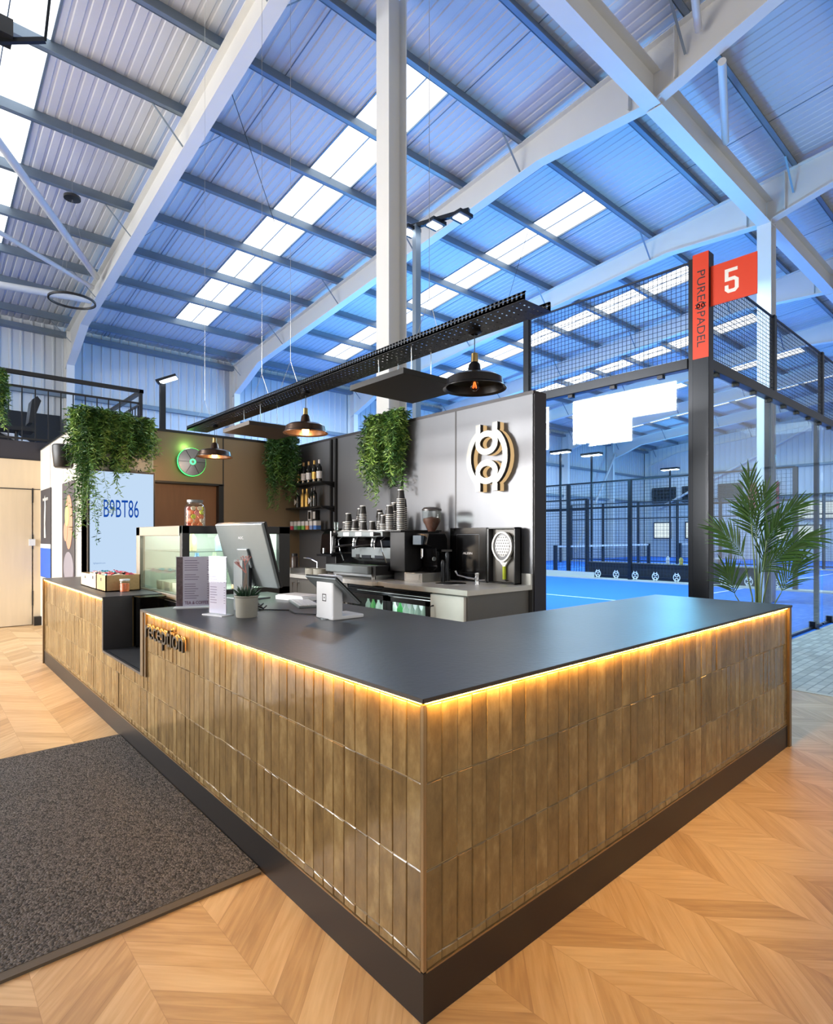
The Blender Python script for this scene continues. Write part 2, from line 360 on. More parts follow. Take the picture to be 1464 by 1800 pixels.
def corrugated(x0, x1, ya, yb, zf, pitch, depth, flip=1):
    """sheet whose ribs run in y; zf(y) gives the height"""
    mb = MB(); x = x0; prof = []
    while x < x1-1e-6:
        for fx, dz in ((0, 0), (0.62, 0), (0.70, 1), (0.92, 1), (1.0, 0)):
            xx = min(x+fx*pitch, x1); prof.append((xx, dz*depth))
        x += pitch
    vs = []; fs = []
    for xx, dz in prof: vs += [(xx, ya, zf(ya)+dz*flip), (xx, yb, zf(yb)+dz*flip)]
    for i in range(len(prof)-1): fs.append((2*i, 2*i+2, 2*i+3, 2*i+1))
    mb.add(vs, fs); return mb
SKY = [(FX[k]+2.25-4.9*1, FX[k]+3.2-4.9*1) for k in range(8)]
SKY[0] = (-0.6, 0.42)
ceil = MB(); x = -8.0
for a, b in SKY:
    ceil.add(*[(c.v, c.f) for c in [corrugated(x, a, -8, YW, RZ, 0.1633, 0.014)]][0])
    for ya, yb in ((-8, 5.35), (15.75, YW)):
        c = corrugated(a, b, ya, yb, RZ, 0.1633, 0.014); ceil.add(c.v, c.f)
    x = b
c = corrugated(x, XG, -8, YW, RZ, 0.1633, 0.014); ceil.add(c.v, c.f)
struct(ceil, 'ceiling', M['roof'], 'white corrugated sheet roof of the hall')
for i, (a, b) in enumerate(SKY):
    mb = MB(); mb.add([(a, 5.35, RZ(5.35)+.035), (b, 5.35, RZ(5.35)+.035), (b, 15.75, RZ(15.75)+.035), (a, 15.75, RZ(15.75)+.035)], [(0, 1, 2, 3)])
    mid = (a+b)/2
    w = struct(mb, 'window_%d' % (i+1), M['sky'], 'translucent white rooflight strip running down the roof slope')
    s2 = MB(); s2.bar((mid, 5.35, RZ(5.35)+.01), (mid, 15.75, RZ(15.75)+.01), 0.015, 0.02)
    for e in (a, b): s2.bar((e, 5.35, RZ(5.35)+.0), (e, 15.75, RZ(15.75)+.0), 0.03, 0.03)
    s2.build('glazing_bar', M['purlin'], w)
# roof sheet seams
sm = MB(); xx = 2.3+0.95
while xx < XG:
    sm.bar((xx, -6, RZ(-6)-.004), (xx, YW, RZ(YW)-.004), 0.012, 0.008); xx += 0.98*2.5
struct(sm, 'trim_3', M['purlin'], 'thin dark lap seams in the roof sheets')
# purlins: zed sections running across all bays
py = [5.29+1.46*k for k in range(9)]+[5.29-1.46*k for k in range(1, 9)]
for y in sorted(py):
    z = RZ(y); mb = MB()
    mb.box((-8, y-0.008, z-0.2), (XG, y+0.008, z)); mb.box((-8, y-0.085, z-0.2), (XG, y, z-0.188)); mb.box((-8, y, z-0.014), (XG, y+0.07, z-0.001))
    o = tag(mb.build('roof_purlin', M['purlin']), 'galvanised steel purlin running across the bays under the roof', 'purlin', 'galvanised roof purlins', 'structure')
# walls
def vsheet(axis, fixed, a, b, topf, pitch=0.25, depth=0.03, z0=0.0):
    mb = MB(); u = a; prof = []
    while u < b-1e-6:
        for fx, d in ((0, 0), (0.7, 0), (0.78, 1), (0.93, 1), (1.0, 0)): prof.append((min(u+fx*pitch, b), d*depth))
        u += pitch
    vs = []; fs = []
    for uu, d in prof:
        if axis == 'y': vs += [(uu, fixed-d, z0), (uu, fixed-d, topf(uu))]
        else: vs += [(fixed-d, uu, z0), (fixed-d, uu, topf(uu))]
    for i in range(len(prof)-1): fs.append((2*i, 2*i+2, 2*i+3, 2*i+1))
    mb.add(vs, fs); return mb
struct(vsheet('y', YW+.02, -8, XG, lambda u: RZ(YW)+.02), 'wall_back', M['wallsheet'], 'far corrugated side wall of the hall')
struct(vsheet('x', XG+.02, -8, YW, lambda u: RZ(u)+.02, 0.3), 'wall_right', M['wallsheet'], 'far corrugated gable wall of the hall')
for z in (5.3, 3.6):
    struct(MB().box((-8, YW-.17, z), (XG, YW-.03, z+.12)), 'wall_rail', M['purlin'], 'horizontal sheeting rail on the far side wall at %s' % ('upper level' if z > 5 else 'lower level'))
    struct(MB().box((XG-.17, -8, z), (XG-.03, YW, z+.12)), 'wall_rail', M['purlin'], 'horizontal sheeting rail on the gable wall at %s' % ('upper level' if z > 5 else 'lower level'))
struct(MB().box((-8, YW-.3, 7.0), (XG, YW-.03, 7.12)), 'trim_4', M['purlin'], 'grey eaves beam along the far side wall')
# left end wall of the hall with the entrance glazing
struct(MB().box((-8.2, -8, 0), (-8.02, YW, 9.6)), 'wall_left', M['offw'], 'plain wall on the entrance side')
wn = [((9.0-.2, 4.65), (11.17, 6.47)), ((7.25, 5.5), (8.8, 6.47)), ((12.28, 4.7), (13.3, 6.47))]
for i, (a, b) in enumerate(wn):
    struct(MB().box((-8.0, a[0], a[1]), (-7.98, b[0], b[1])), 'window_%d' % (i+20), M['win'], 'bright daylight window high on the entrance wall')

# portal frames : rafter with haunches, eaves knee, wall column (one steel frame each)
def hbeam(mb, p, q, w, d, t=0.014, up=(0, 0, 1)):
    p = Vector(p); q = Vector(q); dr = (q-p).normalized(); u = Vector(up); sd = dr.cross(u).normalized(); u = sd.cross(dr)
    mb.bar(p+u*(d/2-t/2), q+u*(d/2-t/2), w, t, up); mb.bar(p-u*(d/2-t/2), q-u*(d/2-t/2), w, t, up); mb.bar(p, q, t, d-2*t, up)
for k, fx in enumerate(FX):
    fr = thing('portal_frame', (fx, YW-.3, 0), ['white steel portal frame nearest the reception, its rafter rising from the left wall',
        'white steel portal frame second from the reception, its rafter crossing behind the tall column',
        'white steel portal frame third from the reception, its rafter meeting the court column'][k] if k < 3 else 'white steel portal frame far down the hall above the courts', 'steel frame', None if k < 3 else 'far portal frames')
    w = 0.2; t = 0.018
    mb = MB(); ys = [17.55, 16.6, 15.6, 4.9, YC, 0.8, -7.5]; dep = {17.55: 1.05, 16.6: .82, 15.6: .52, 4.9: .52, YC: .86, 0.8: .52, -7.5: .52}
    for a, b in zip(ys[:-1], ys[1:]):
        ta, tb = RZ(a)-.2, RZ(b)-.2
        mb.bar((fx, a, ta-t/2), (fx, b, tb-t/2), w, t)
        mb.bar((fx, a, ta-dep[a]), (fx, b, tb-dep[b]), w, t)
        mb.add([(fx+s*.007, y, z) for s in (-1, 1) for y, z in ((a, ta), (b, tb), (b, tb-dep[b]), (a, ta-dep[a]))],
               [(0, 1, 2, 3), (7, 6, 5, 4), (0, 4, 5, 1), (2, 6, 7, 3), (1, 5, 6, 2), (0, 3, 7, 4)])
    for y in (YC-.35, YC+.35): mb.box((fx-w/2, y-.007, RZ(y)-.95), (fx+w/2, y+.007, RZ(y)-.22))
    mb.build('rafter', M['white'], fr)
    mb = MB(); hbeam(mb, (fx, YW-.27, 0), (fx, YW-.27, 7.1), w, .42, .018, (0, 1, 0)); mb.build('column', M['white'], fr)
    for y in [p for p in py if -1 < p < 17 and round((p-5.29)/1.46) % 2 == 0]:
        for s in (-1, 1): MB().bar((fx+s*.55, y, RZ(y)-.19), (fx+s*.05, y, RZ(y)-.2-.5), .035, .006).build('purlin_stay', M['purlin'], fr)
# interior columns
def icol(x, y, top, lab):
    mb = MB(); mb.box((x-.15, y-.13, -.1), (x-.132, y+.13, top)); mb.box((x+.132, y-.13, -.1), (x+.15, y+.13, top)); mb.box((x-.132, y-.008, -.1), (x+.132, y+.008, top))
    tag(mb.build('steel_column', M['white']), lab, 'column')
icol(3.66, 4.66, RZ(4.66)-.2, 'tall white steel column rising behind the grey coffee bar wall')
for k, lab in ((2, 'white steel column beyond the orange court sign'), (4, 'white steel column further along the court walkway'), (6, 'white steel column at the far end of the walkway')):
    icol(FX[k], YC, RZ(YC)-1.06, lab)
for k in range(7):
    mb = MB(); hbeam(mb, (FX[k]+.02, YC, 7.95), (FX[k+1]-.02, YC, 7.95), .24, .5)
    tag(mb.build('valley_beam', M['white']), ('white steel beam spanning to the second portal frame' if k == 0 else 'white steel beam between the second and third portal frames' if k == 1 else 'white steel beam along the column line far down the hall'), 'steel beam', None if k < 2 else 'far valley beams')
def brace(name, p, q, r, lab): return tag(MB().tube([p, q], r, 10).build(name, M['tube'], smooth=True), lab, 'brace')
brace('brace_tube', (2.15, 13.6, 7.32), (-2.6, 6.0, 8.1), .07, 'white steel tube brace slanting down from the upper left to the first rafter')
brace('brace_tube', (2.15, 13.95, 7.2), (-2.6, 11.0, 7.6), .05, 'thin white steel tube brace behind the first rafter, middle of three')
brace('brace_tube', (2.15, 14.25, 7.0), (-2.6, 14.3, 6.6), .08, 'white steel tube strut nearly level below the first rafter, lowest of three')
brace('brace_tube', (7.05, 2.15, 8.3), (4.9, 1.5, 8.75), .05, 'white tube brace meeting the second rafter near the top of the picture')
brace('brace_tube', (7.33, 1.95, 7.9), (9.4, 2.66, 8.1), .055, 'white tube brace from the second rafter to the beam beyond it')
brace('brace_tube', (31.8, 17.2, 6.6), (27.2, 17.2, .4), .07, 'white diagonal tube brace on the far side wall beyond the courts')
brace('brace_tube', (36.1, 16.6, 3.2), (36.1, 8.0, 7.4), .07, 'white diagonal tube brace on the gable wall')
for a, b, lab in (((2.45, 7.0, 8.05), (4.6, 9.7, 7.9), 'left'), ((9.2, 6.7, 8.1), (12.0, 9.7, 7.9), 'right')):
    tag(MB().tube([a, b], .006, 5).build('bracing_rod', M['black']), 'thin dark bracing rod under the roof in the bay %s of the second rafter' % lab, 'rod')

# gable windows and louvres
for i, (y0, y1, z0, z1) in enumerate([(15.9, 17.1, 1.2, 2.3), (13.8, 15.0, 1.2, 2.3), (6.2, 8.9, 2.3, 3.3), (9.2, 10.0, 1.1, 2.0), (7.6, 8.8, 1.1, 2.0)]):
    w = struct(MB().box((XG-.12, y0, z0), (XG-.1, y1, z1)), 'window_%d' % (i+30), M['gwin'], 'bright window in the far gable wall')
    f = MB()
    for a, b in (((y0, z0), (y1, z0+.06)), ((y0, z1-.06), (y1, z1)), ((y0, z0), (y0+.06, z1)), ((y1-.06, z0), (y1, z1))): f.box((XG-.16, a[0], a[1]), (XG-.09, b[0], b[1]))
    f.build('window_frame', M['charcoal'], w)
for i, (y0, y1) in enumerate([(15.6, 17.2), (13.3, 15.2), (11.6, 13.0)]):
    mb = MB(); mb.box((XG-.1, y0, 3.55), (XG-.06, y1, 4.6))
    for z in range(9): mb.box((XG-.2, y0, 3.58+z*.115), (XG-.1, y1, 3.64+z*.115))
    tag(mb.build('wall_louvre', M['black']), ['black louvred vent at the corner end of the gable wall', 'black louvred vent, middle one of three on the gable wall', 'black louvred vent on the gable wall nearest the palm'][i], 'vent')
tag(MB().box((XG-.45, 9.6, 2.9), (XG-.32, 11.2, 4.5)).build('red_banner', colm('red_banner', (176, 46, 52))), 'dull red board on the gable wall seen behind the palm', 'banner')

# ---------------------------------------------------------------- mezzanine and timber wall at the left
mz = MB().box((-8, 9.16, 2.5), (1.9, YW-.1, 2.77)); struct(mz, 'mezzanine_slab', mat('dark_fascia', (44, 42, 50), 0.5), 'dark fascia edge of the mezzanine floor')
struct(MB().box((-8, 9.15, 0), (-0.9, 9.3, 2.5)).box((-0.9, 9.15, 2.06), (.42, 9.3, 2.5)).box((.33, 9.15, 0), (.42, 9.3, 2.06)), 'wall_timber', M['maple'], 'pale maple panelled wall under the mezzanine')
d = struct(MB().box((-0.9, 9.16, 0.01), (.31, 9.28, 2.045)), 'door_1', M['maple'], 'flush pale maple door in the timber wall')
hd = MB()
for z in (1.85, 1.15, .3): hd.box((.312, 9.145, z), (.328, 9.16, z+.22))
hd.build('hinge', M['black'], d)
struct(MB().box((.33, 9.05, 0), (.42, 9.15, .13)), 'baseboard_left', M['kick'], 'dark skirting by the maple door')
struct(MB().box((-0.9, 9.143, 2.048), (.42, 9.152, 2.058)).box((-8, 9.14, 2.49), (.42, 9.152, 2.5)), 'trim_5', M['black'], 'dark shadow gaps in the timber wall')
struct(MB().box((-8, 17.45, 3.0), (2.1, 17.6, 4.72)), 'wall_mezzanine', mat('black_infill', (16, 16, 20), 0.7), 'black low infill wall at the back of the mezzanine')
brace('brace_tube', (-0.9, 17.2, 5.1), (1.8, 17.2, 3.5), .09, 'white diagonal tube in front of the black mezzanine wall')
bal = thing('balustrade', (-0.5, 9.2, 2.77), 'black steel balustrade of vertical bars on the mezzanine edge', 'railing')
mb = MB(); mb.box((-7, 9.17, 3.77), (1.9, 9.23, 3.83)).box((1.84, 9.17, 3.77), (1.9, 14.5, 3.83)); mb.build('handrail', M['black'], bal)
mb = MB(); mb.box((-7, 9.185, 3.58), (1.88, 9.215, 3.61)).box((1.86, 9.185, 3.58), (1.89, 14.5, 3.61)); mb.box((-7, 9.185, 2.8), (1.88, 9.215, 2.83)).box((1.86, 9.185, 2.8), (1.89, 14.5, 2.83)); mb.build('rail', M['black'], bal)
x = -3.0
while x < 1.85:
    MB().box((x-.008, 9.192, 2.78), (x+.008, 9.208, 3.6)).build('baluster', M['charcoal'], bal); x += .168
y = 9.4
while y < 12.5:
    MB().box((1.867, y-.008, 2.78), (1.883, y+.008, 3.6)).build('baluster', M['charcoal'], bal); y += .168
for x in (1.86, -1.2): MB().box((x-.025, 9.17, 2.6), (x+.025, 9.23, 3.8)).build('post', M['black'], bal)
# desk and chair on the mezzanine
dk = thing('mezzanine_desk', (-0.55, 11.6, 2.77), 'dark desk with pale items on the mezzanine behind the balustrade', 'desk')
MB().box((-1.5, 11.3, 3.45), (.1, 12.0, 3.5)).build('desk_top', M['black'], dk)
for x in (-1.45, .0): MB().box((x, 11.35, 2.78), (x+.05, 11.95, 3.45)).build('leg', M['black'], dk)
ch = thing('office_chair', (.55, 11.3, 2.77), 'grey office chair tilted behind the mezzanine balustrade', 'chair')
MB().prism([(-.03, 0), (.03, 0), (.16, .42), (.1, .5), (.02, .42)], (.55, 11.1, 3.38), (1, 0, 0), (0, 0, 1), -.42).build('backrest', M['charcoal'], ch)
MB().box((.1, 11.05, 3.22), (.6, 11.5, 3.29)).build('seat', M['charcoal'], ch)
MB().tube([(.36, 11.28, 2.85), (.36, 11.28, 3.22)], .03).build('column', M['black'], ch)
mb = MB()
for a in range(5): mb.bar((.36, 11.28, 2.86), (.36+.28*math.cos(a*1.257), 11.28+.28*math.sin(a*1.257), 2.8), .04)
mb.build('base', M['black'], ch)
tag(MB().box((-.32, 11.35, 3.5), (-.05, 11.6, 3.58)).build('document_tray', M['whiteplastic']), 'white tray lying on the mezzanine desk', 'tray')

# ================================================================= BAR WALLS
ZW = 2.66; XL = 3.181; YB = 6.2
struct(MB().box((XL, 2.03, 0), (3.36, 6.35, ZW-.02)), 'wall_bar_right', M['panelw'], 'tall brushed grey panelled bar wall carrying the round sign')
struct(MB().box((XL-.003, 2.02, ZW-.022), (3.37, 6.35, ZW+.01)).box((XL+.012, 2.018, 0), (3.37, 2.03, ZW)).box((XL-.003, 3.0, .9), (XL+.002, 3.018, ZW-.02)), 'trim_6', mat('dark_cap', (40, 36, 40), 0.5), 'dark capping and end panel of the grey bar wall')
pier = MB().box((XL-.03, 3.86, .9), (XL, 4.05, ZW-.02)); struct(pier, 'trim_7', mat('dark_pier', (34, 36, 40), 0.5), 'dark vertical pier on the grey bar wall')
up = MB()
for y in (5.22, 5.33):
    up.box((XL-.03, y-.018, .9), (XL, y+.018, ZW-.02))
u = struct(up, 'trim_8', M['black'], 'pair of black slotted uprights beside the shelves')
struct(MB().box((2.04, YB, 0), (XL, YB+.15, ZW)).box((.42, YB, 0), (1.13, YB+.15, ZW)).box((1.13, YB, 2.02), (2.04, YB+.15, ZW)), 'wall_bar_back', M['bronze'], 'bronze panelled wall at the back of the bar')
struct(MB().box((.40, YB-.008, ZW-.02), (XL, YB+.16, ZW+.01)).box((1.125, YB-.004, 2.0), (1.138, YB, ZW)).box((2.033, YB-.004, 0), (2.047, YB, ZW)).box((1.13, YB-.006, 2.005), (2.05, YB+.1, 2.03)).box((1.98, YB-.006, 0), (2.035, YB+.1, 2.02)), 'trim_9', M['black'], 'black capping and joints of the bronze wall')
struct(MB().box((1.13, YB+.08, 0), (1.98, YB+.12, 2.02)), 'door_2', M['door_brown'], 'recessed brown wood door in the bronze wall')
struct(MB().box((.42, 6.0, 0), (.5, 9.15, ZW-.015)).box((.42, 5.99, 0), (1.1, YB, ZW-.015)), 'wall_poster', M['offw'], 'pale panelled side wall with two posters')
sj = MB().box((.405, 6.0, ZW-.015), (.52, 9.15, ZW+.012))
for y in (8.3, 7.4, 6.6): sj.box((.417, y, 0), (.42, y+.006, ZW))
struct(sj, 'trim_10', M['charcoal'], 'dark top cap and panel joints of the poster wall')

# ================================================================= RECEPTION COUNTER
ctr = thing('reception_counter', (0.2, 1.5, 0), 'long L-shaped reception counter clad in olive brown glazed tiles', 'counter')
ZT = 0.899
def tiles(mb, axis, fixed, a, b, z0, z1, nrm):
    """upright tiles, rows hang from the top; nrm = outward sign (-1)"""
    th = 0.243; rows = [(ZT-.024-th*(k+1)+.0, ZT-.024-th*k) for k in range(5)]
    rows = [(.658-.243*(k), .658-.243*(k-1)) for k in range(0, 4)]
    for r0, r1 in rows:
        lo = max(r0+.0009, z0); hi = min(r1-.0009, z1)
        if hi-lo < .012: continue
        u = a
        while u < b-.004:
            w = min(.0625, b-u); d = random.uniform(.0004, .0022); t1 = random.uniform(-.0012, .0012); t2 = random.uniform(-.0008, .0008)
            u0, u1 = u+.0006, u+w-.0006; j = random.uniform(-.0012, .0012); l2 = lo+j if lo > z0 else lo
            e = .003
            fr = fixed+nrm*(.006+d)
            pts = [(u0+e, l2+e, fr+t1+t2), (u1-e, l2+e, fr-t1+t2), (u1-e, hi-e, fr-t1-t2), (u0+e, hi-e, fr+t1-t2)]
            bk = [(u0, l2, fixed), (u1, l2, fixed), (u1, hi, fixed), (u0, hi, fixed)]
            md = [(u0, l2, fr-nrm*.003), (u1, l2, fr-nrm*.003), (u1, hi, fr-nrm*.003), (u0, hi, fr-nrm*.003)]
            vs = [((f, uu, zz) if axis == 'x' else (uu, f, zz)) for uu, zz, f in pts+md+bk]
            fs = [(0, 1, 2, 3)]+[(i, 4+i, 4+(i+1) % 4, (i+1) % 4) for i in range(4)]+[(4+i, 8+i, 8+(i+1) % 4, 4+(i+1) % 4) for i in range(4)]
            if axis == 'x': fs = [tuple(reversed(f)) for f in fs]
            mb.add(vs, fs); u += w
core = MB()   # the carcass behind the tiles
core.box((.0065, .0065, 0.145), (1.04, 2.46, .872)).box((.0065, 2.46, .145), (.40, 3.46, .50)).box((.0065, 3.49, .145), (.38, 5.96, .872))
core.box((1.04, .0065, .145), (3.14, .85, .872))
core.box((.43, 2.46, 0), (1.04, 3.04, .872))
core.build('carcass', M['grout'], ctr)
mb = MB(); tiles(mb, 'x', .010, .012, 2.46, .143, .872, -1); tiles(mb, 'x', .010, 2.46, 3.48, .143, .515, -1); tiles(mb, 'x', .010, 3.49, 5.96, .143, .872, -1)
mb.build('tiling', M['tile'], ctr)
mb = MB(); tiles(mb, 'y', .010, .012, 3.12, .143, .872, -1); mb.build('tiling', M['tile'], ctr)
MB().box((.0, .0, .143), (.012, .012, .876)).build('corner_trim', M['trimm'], ctr)
MB().box((.0, .0, 0), (1.04, 5.96, .140)).box((1.04, .0, 0), (3.13, .85, .140)).build('plinth', M['kick'], ctr)
mb = MB().box((-.002, .010, .1385), (.010, 5.96, .1435)).box((.010, -.002, .1385), (3.12, .010, .1435)); mb.build('base_trim', M['trimm'], ctr)
mb = MB(); t = .012
mb.box((-.012, -.012, ZT-t), (1.08, 2.54, ZT)).box((.40, 2.54, ZT-t), (1.08, 3.05, ZT)).box((1.08, -.012, ZT-t), (3.185, .885, ZT))
mb.build('worktop', M['slate'], ctr)
mb = MB(); mb.box((-.012, 3.46, ZT-t), (.40, 5.99, ZT)); mb.build('worktop', M['slate'], ctr)
mb = MB().box((-.013, -.013, ZT-t-.001), (-.0115, 2.54, ZT-.001)).box((-.013, -.013, ZT-t-.001), (3.185, -.0115, ZT-.001)); mb.build('worktop_edge', M['slate_edge'], ctr)
# LED strips tucked under the worktop overhang
MB().box((-.006, .004, ZT-t-.006), (.001, 2.44, ZT-t-.001)).build('led_strip', M['led'], ctr)
MB().box((.004, -.006, ZT-t-.006), (3.11, .001, ZT-t-.001)).build('led_strip', M['led'], ctr)
MB().box((-.006, 3.51, ZT-t-.006), (.001, 5.94, ZT-t-.001)).build('led_strip', M['led'], ctr)
MB().box((3.13, -.013, 0), (3.17, .87, ZT-t)).build('end_panel', M['panel_end'], ctr)
MB().box((-.013, 5.96, 0), (.40, 5.99, ZT-t)).build('end_panel', M['panel_end'], ctr)
MB().box((-.013, 2.49, .50), (.40, 2.54, ZT-t)).box((-.006, 2.46, .50), (.05, 2.49, ZT-t)).build('recess_panel', M['panel_end'], ctr)
MB().box((-.008, 3.46, .515), (.19, 3.49, ZT-t)).build('recess_panel', M['slate'], ctr)
MB().box((-.012, 2.54, .50), (.40, 3.46, .515)).build('recess_shelf', M['slate'], ctr)
MB().box((.20, 3.40, .515), (.21, 3.46, ZT-t)).box((.385, 2.54, .515), (.40, 3.46, .86)).build('recess_back', M['black_gloss'], ctr)
MB().box((.20, 3.30, .53), (.37, 3.308, ZT-t)).box((.20, 3.308, .53), (.208, 3.46, ZT-t)).box((.19, 3.29, ZT-t), (.38, 3.46, ZT-t+.008)).build('glass_box', M['dglass'], ctr)
# lettering stands proud of the tiles
lt = text_mb('reception', (-.008, 2.42, .712), (0, -1, 0), (0, 0, 1), .62, .135, .011); lt.build('lettering', M['letter'], ctr)
lt2 = text_mb('reception', (-.005, 2.413, .719), (0, -1, 0), (0, 0, 1), .62, .135, .003)
lt2.build('lettering_backing', M['gold'], ctr)

for p, L, e, ax in (((.00, 1.22), 2.4, 4.0, 'y'), ((.0, 4.72), 2.4, 2.6, 'y'), ((1.56, .0), 3.08, 9.5, 'x')):
    loc = (-.0085, p[1], ZT-t-.004) if ax == 'y' else (p[0], -.0085, ZT-t-.004)
    l = lamp('led_wash', 'AREA', loc, e, (1.0, .56, .16), L, None, .004)
    l.rotation_euler = (0, math.radians(-28), 0) if ax == 'y' else (math.radians(28), 0, 0)
    if ax == 'y': l.data.size, l.data.size_y = .004, L
# entrance mat
mt = thing('entrance_mat', (-1.5, 2.0, 0), 'large charcoal ribbed entrance mat on the oak floor against the counter', 'mat')
MB().box((-5, .985, .001), (-.004, 3.03, .011)).build('carpet', M['carpet'], mt)
MB().box((-5, .945, .0), (-.01, .985, .010)).box((-5, 3.03, 0), (-.01, 3.045, .010)).build('rubber_edge', mat('mat_edge', (84, 76, 66), 0.7), mt)
# ================================================================= COURT ENCLOSURE
def mesh_panel(o, ua, va, w, h, pitch, t, name, mt, parent):
    """welded wire mesh: round-ish wires both ways"""
    o = Vector(o); ua = Vector(ua); va = Vector(va); mb = MB(); n = int(round(w/pitch)); m = int(round(h/pitch))
    nn = ua.cross(va)
    for i in range(n+1): p = o+ua*(w*i/n); mb.bar(p, p+va*h, t, t, nn)
    for j in range(m+1): p = o+va*(h*j/m); mb.bar(p, p+ua*w, t, t, nn)
    return mb.build(name, mt, parent)
XP, YP = 4.912, 1.252
PS = 2.17
# corner post
cp = thing('corner_post', (XP, YP, 0), 'tall dark steel corner post of the near court with an orange strip down its top', 'post')
MB().box((XP-.06, YP-.10, 0), (XP+.06, YP+.06, 4.17)).build('column', M['navy_steel'], cp, bevel=.004)
MB().box((XP-.035, YP+.06, 0), (XP+.04, YP+.11, 4.15)).build('channel', M['charcoal'], cp)
MB().box((XP-.064, YP-.098, 3.12), (XP-.06, YP+.055, 4.17)).build('orange_strip', M['orange'], cp)
nv = mat('sign_navy', (30, 22, 32), 0.5)
text_mb('PURE', (XP-.0645, YP+.012, 3.995), (0, 0, -1), (0, -1, 0), .30, .078, -.002).build('lettering', nv, cp)
text_mb('PADEL', (XP-.0645, YP+.012, 3.585), (0, 0, -1), (0, -1, 0), .35, .078, -.002).build('lettering', nv, cp)
def emblem(mb, o, ua, va, sx, sy, w, depth):
    """two bowed bands with short legs and two crescents between them"""
    for s in (-1, 1):
        p = [(s*.42*sx, 1.0*sy), (s*.42*sx, .80*sy)]
        for k in range(13):
            a = math.radians(62-k*124/12.0); p.append((s*(-.02+.93*math.cos(a))*sx, .82*math.sin(a)*sy))
        p += [(s*.42*sx, -.80*sy), (s*.42*sx, -1.0*sy)]
        mb.ribbon(p, w, o, ua, va, depth)
    for cy in (.43, -.43):
        p = [(.44*math.cos(2*PI*k/24)*sx, cy*sy+.27*math.sin(2*PI*k/24)*sy) for k in range(24)]
        mb.ribbon(p, w, Vector(o)-Vector(ua).cross(Vector(va))*0.0005, ua, va, depth, True)
    return mb
emblem(MB(), (XP-.0645, YP-.022, 3.645), (0, 0, -1), (0, -1, 0), .038, .052, .011, -.002).build('emblem', nv, cp)
# court number flag
fl = thing('court_flag', (4.9, .95, 3.6), 'orange rectangular court sign bearing a white 5, projecting from the corner post', 'sign')
MB().box((4.894, .735, 3.625), (4.904, 1.172, 4.02)).build('plate', M['orange'], fl)
MB().prism([(0,.235),(.115,.235),(.115,.203),(.034,.203),(.034,.15),(.09,.15),(.125,.12),(.125,.03),(.095,0),(.03,0),(0,.03),(0,.078),(.034,.078),(.034,.042),(.042,.034),(.083,.034),(.091,.042),(.091,.108),(.083,.116),(0,.116)], (4.8938, 1.02, 3.705), (0, -1, 0), (0, 0, 1), .002).build('numeral', M['signw'], fl)
MB().box((4.898, 1.12, 3.66), (4.93, 1.16, 3.69)).box((4.898, 1.12, 3.95), (4.93, 1.16, 3.98)).build('bracket', M['black'], fl)
# intermediate posts
nm = ['first', 'second', 'third', 'fourth']
for k in range(1, 5):
    x = XP+PS*k
    p = thing('fence_post', (x, YP, 0), 'dark steel court post, %s along the walkway from the orange corner post' % nm[k-1], 'post')
    MB().box((x-.04, YP-.03, 3.1), (x+.04, YP+.03, 4.12)).build('upper_post', M['navy_steel'], p)
    MB().box((x-.03, YP+.03, 0), (x+.03, YP+.09, 3.1)).build('lower_post', M['charcoal'], p)
y = YP+PS
p = thing('fence_post', (XP, y, 0), 'dark steel court post standing behind the end of the grey bar wall', 'post')
MB().box((XP-.03, y-.04, 0), (XP+.03, y+.04, 4.14)).build('column', M['navy_steel'], p)
# beams at glass head
def beam(name, p, q, lab):
    t = thing(name, p, lab, 'beam'); MB().bar(p, q, .10, .11).build('tube', M['charcoal'], t, bevel=.008)
    n = int((Vector(q)-Vector(p)).length/.55); cl = MB(); d = (Vector(q)-Vector(p)).normalized()
    for i in range(n): c = Vector(p)+d*(.3+i*.55); MB().box(tuple(c+Vector((-.03, -.03, -.09))), tuple(c+Vector((.03, .03, -.055)))).build('clamp', M['black'], t)
    return t
beam('head_beam', (XP, YP+.11, 3.10), (XP, YP+PS, 3.10), 'round-edged steel beam over the glass, between the corner post and the bar wall')
beam('head_beam', (XP+.07, YP, 3.10), (XP+PS*4, YP, 3.10), 'dark steel beam over the glass running down the walkway side')
# wire mesh above the glass
t = thing('wire_mesh_panel', (XP, YP, 3.16), 'square wire mesh above the glass left of the orange corner post', 'mesh panel')
mesh_panel((XP, YP+.1, 3.16), (0, 1, 0), (0, 0, 1), PS-.12, .97, .05, .0045, 'mesh', M['wire'], t)
MB().bar((XP, YP+.1, 4.135), (XP, YP+PS, 4.135), .02, .02).build('top_rail', M['wire'], t)
for k in range(4):
    x = XP+PS*k
    t = thing('wire_mesh_panel', (x, YP, 3.16), 'square wire mesh above the walkway glass, %s panel from the orange corner post' % nm[k], 'mesh panel')
    mesh_panel((x+.05, YP, 3.16), (1, 0, 0), (0, 0, 1), PS-.08, .93, .05, .0045, 'mesh', M['wire'], t)
    MB().bar((x+.05, YP, 4.10), (x+PS, YP, 4.10), .02, .02).build('top_rail', M['wire'], t)
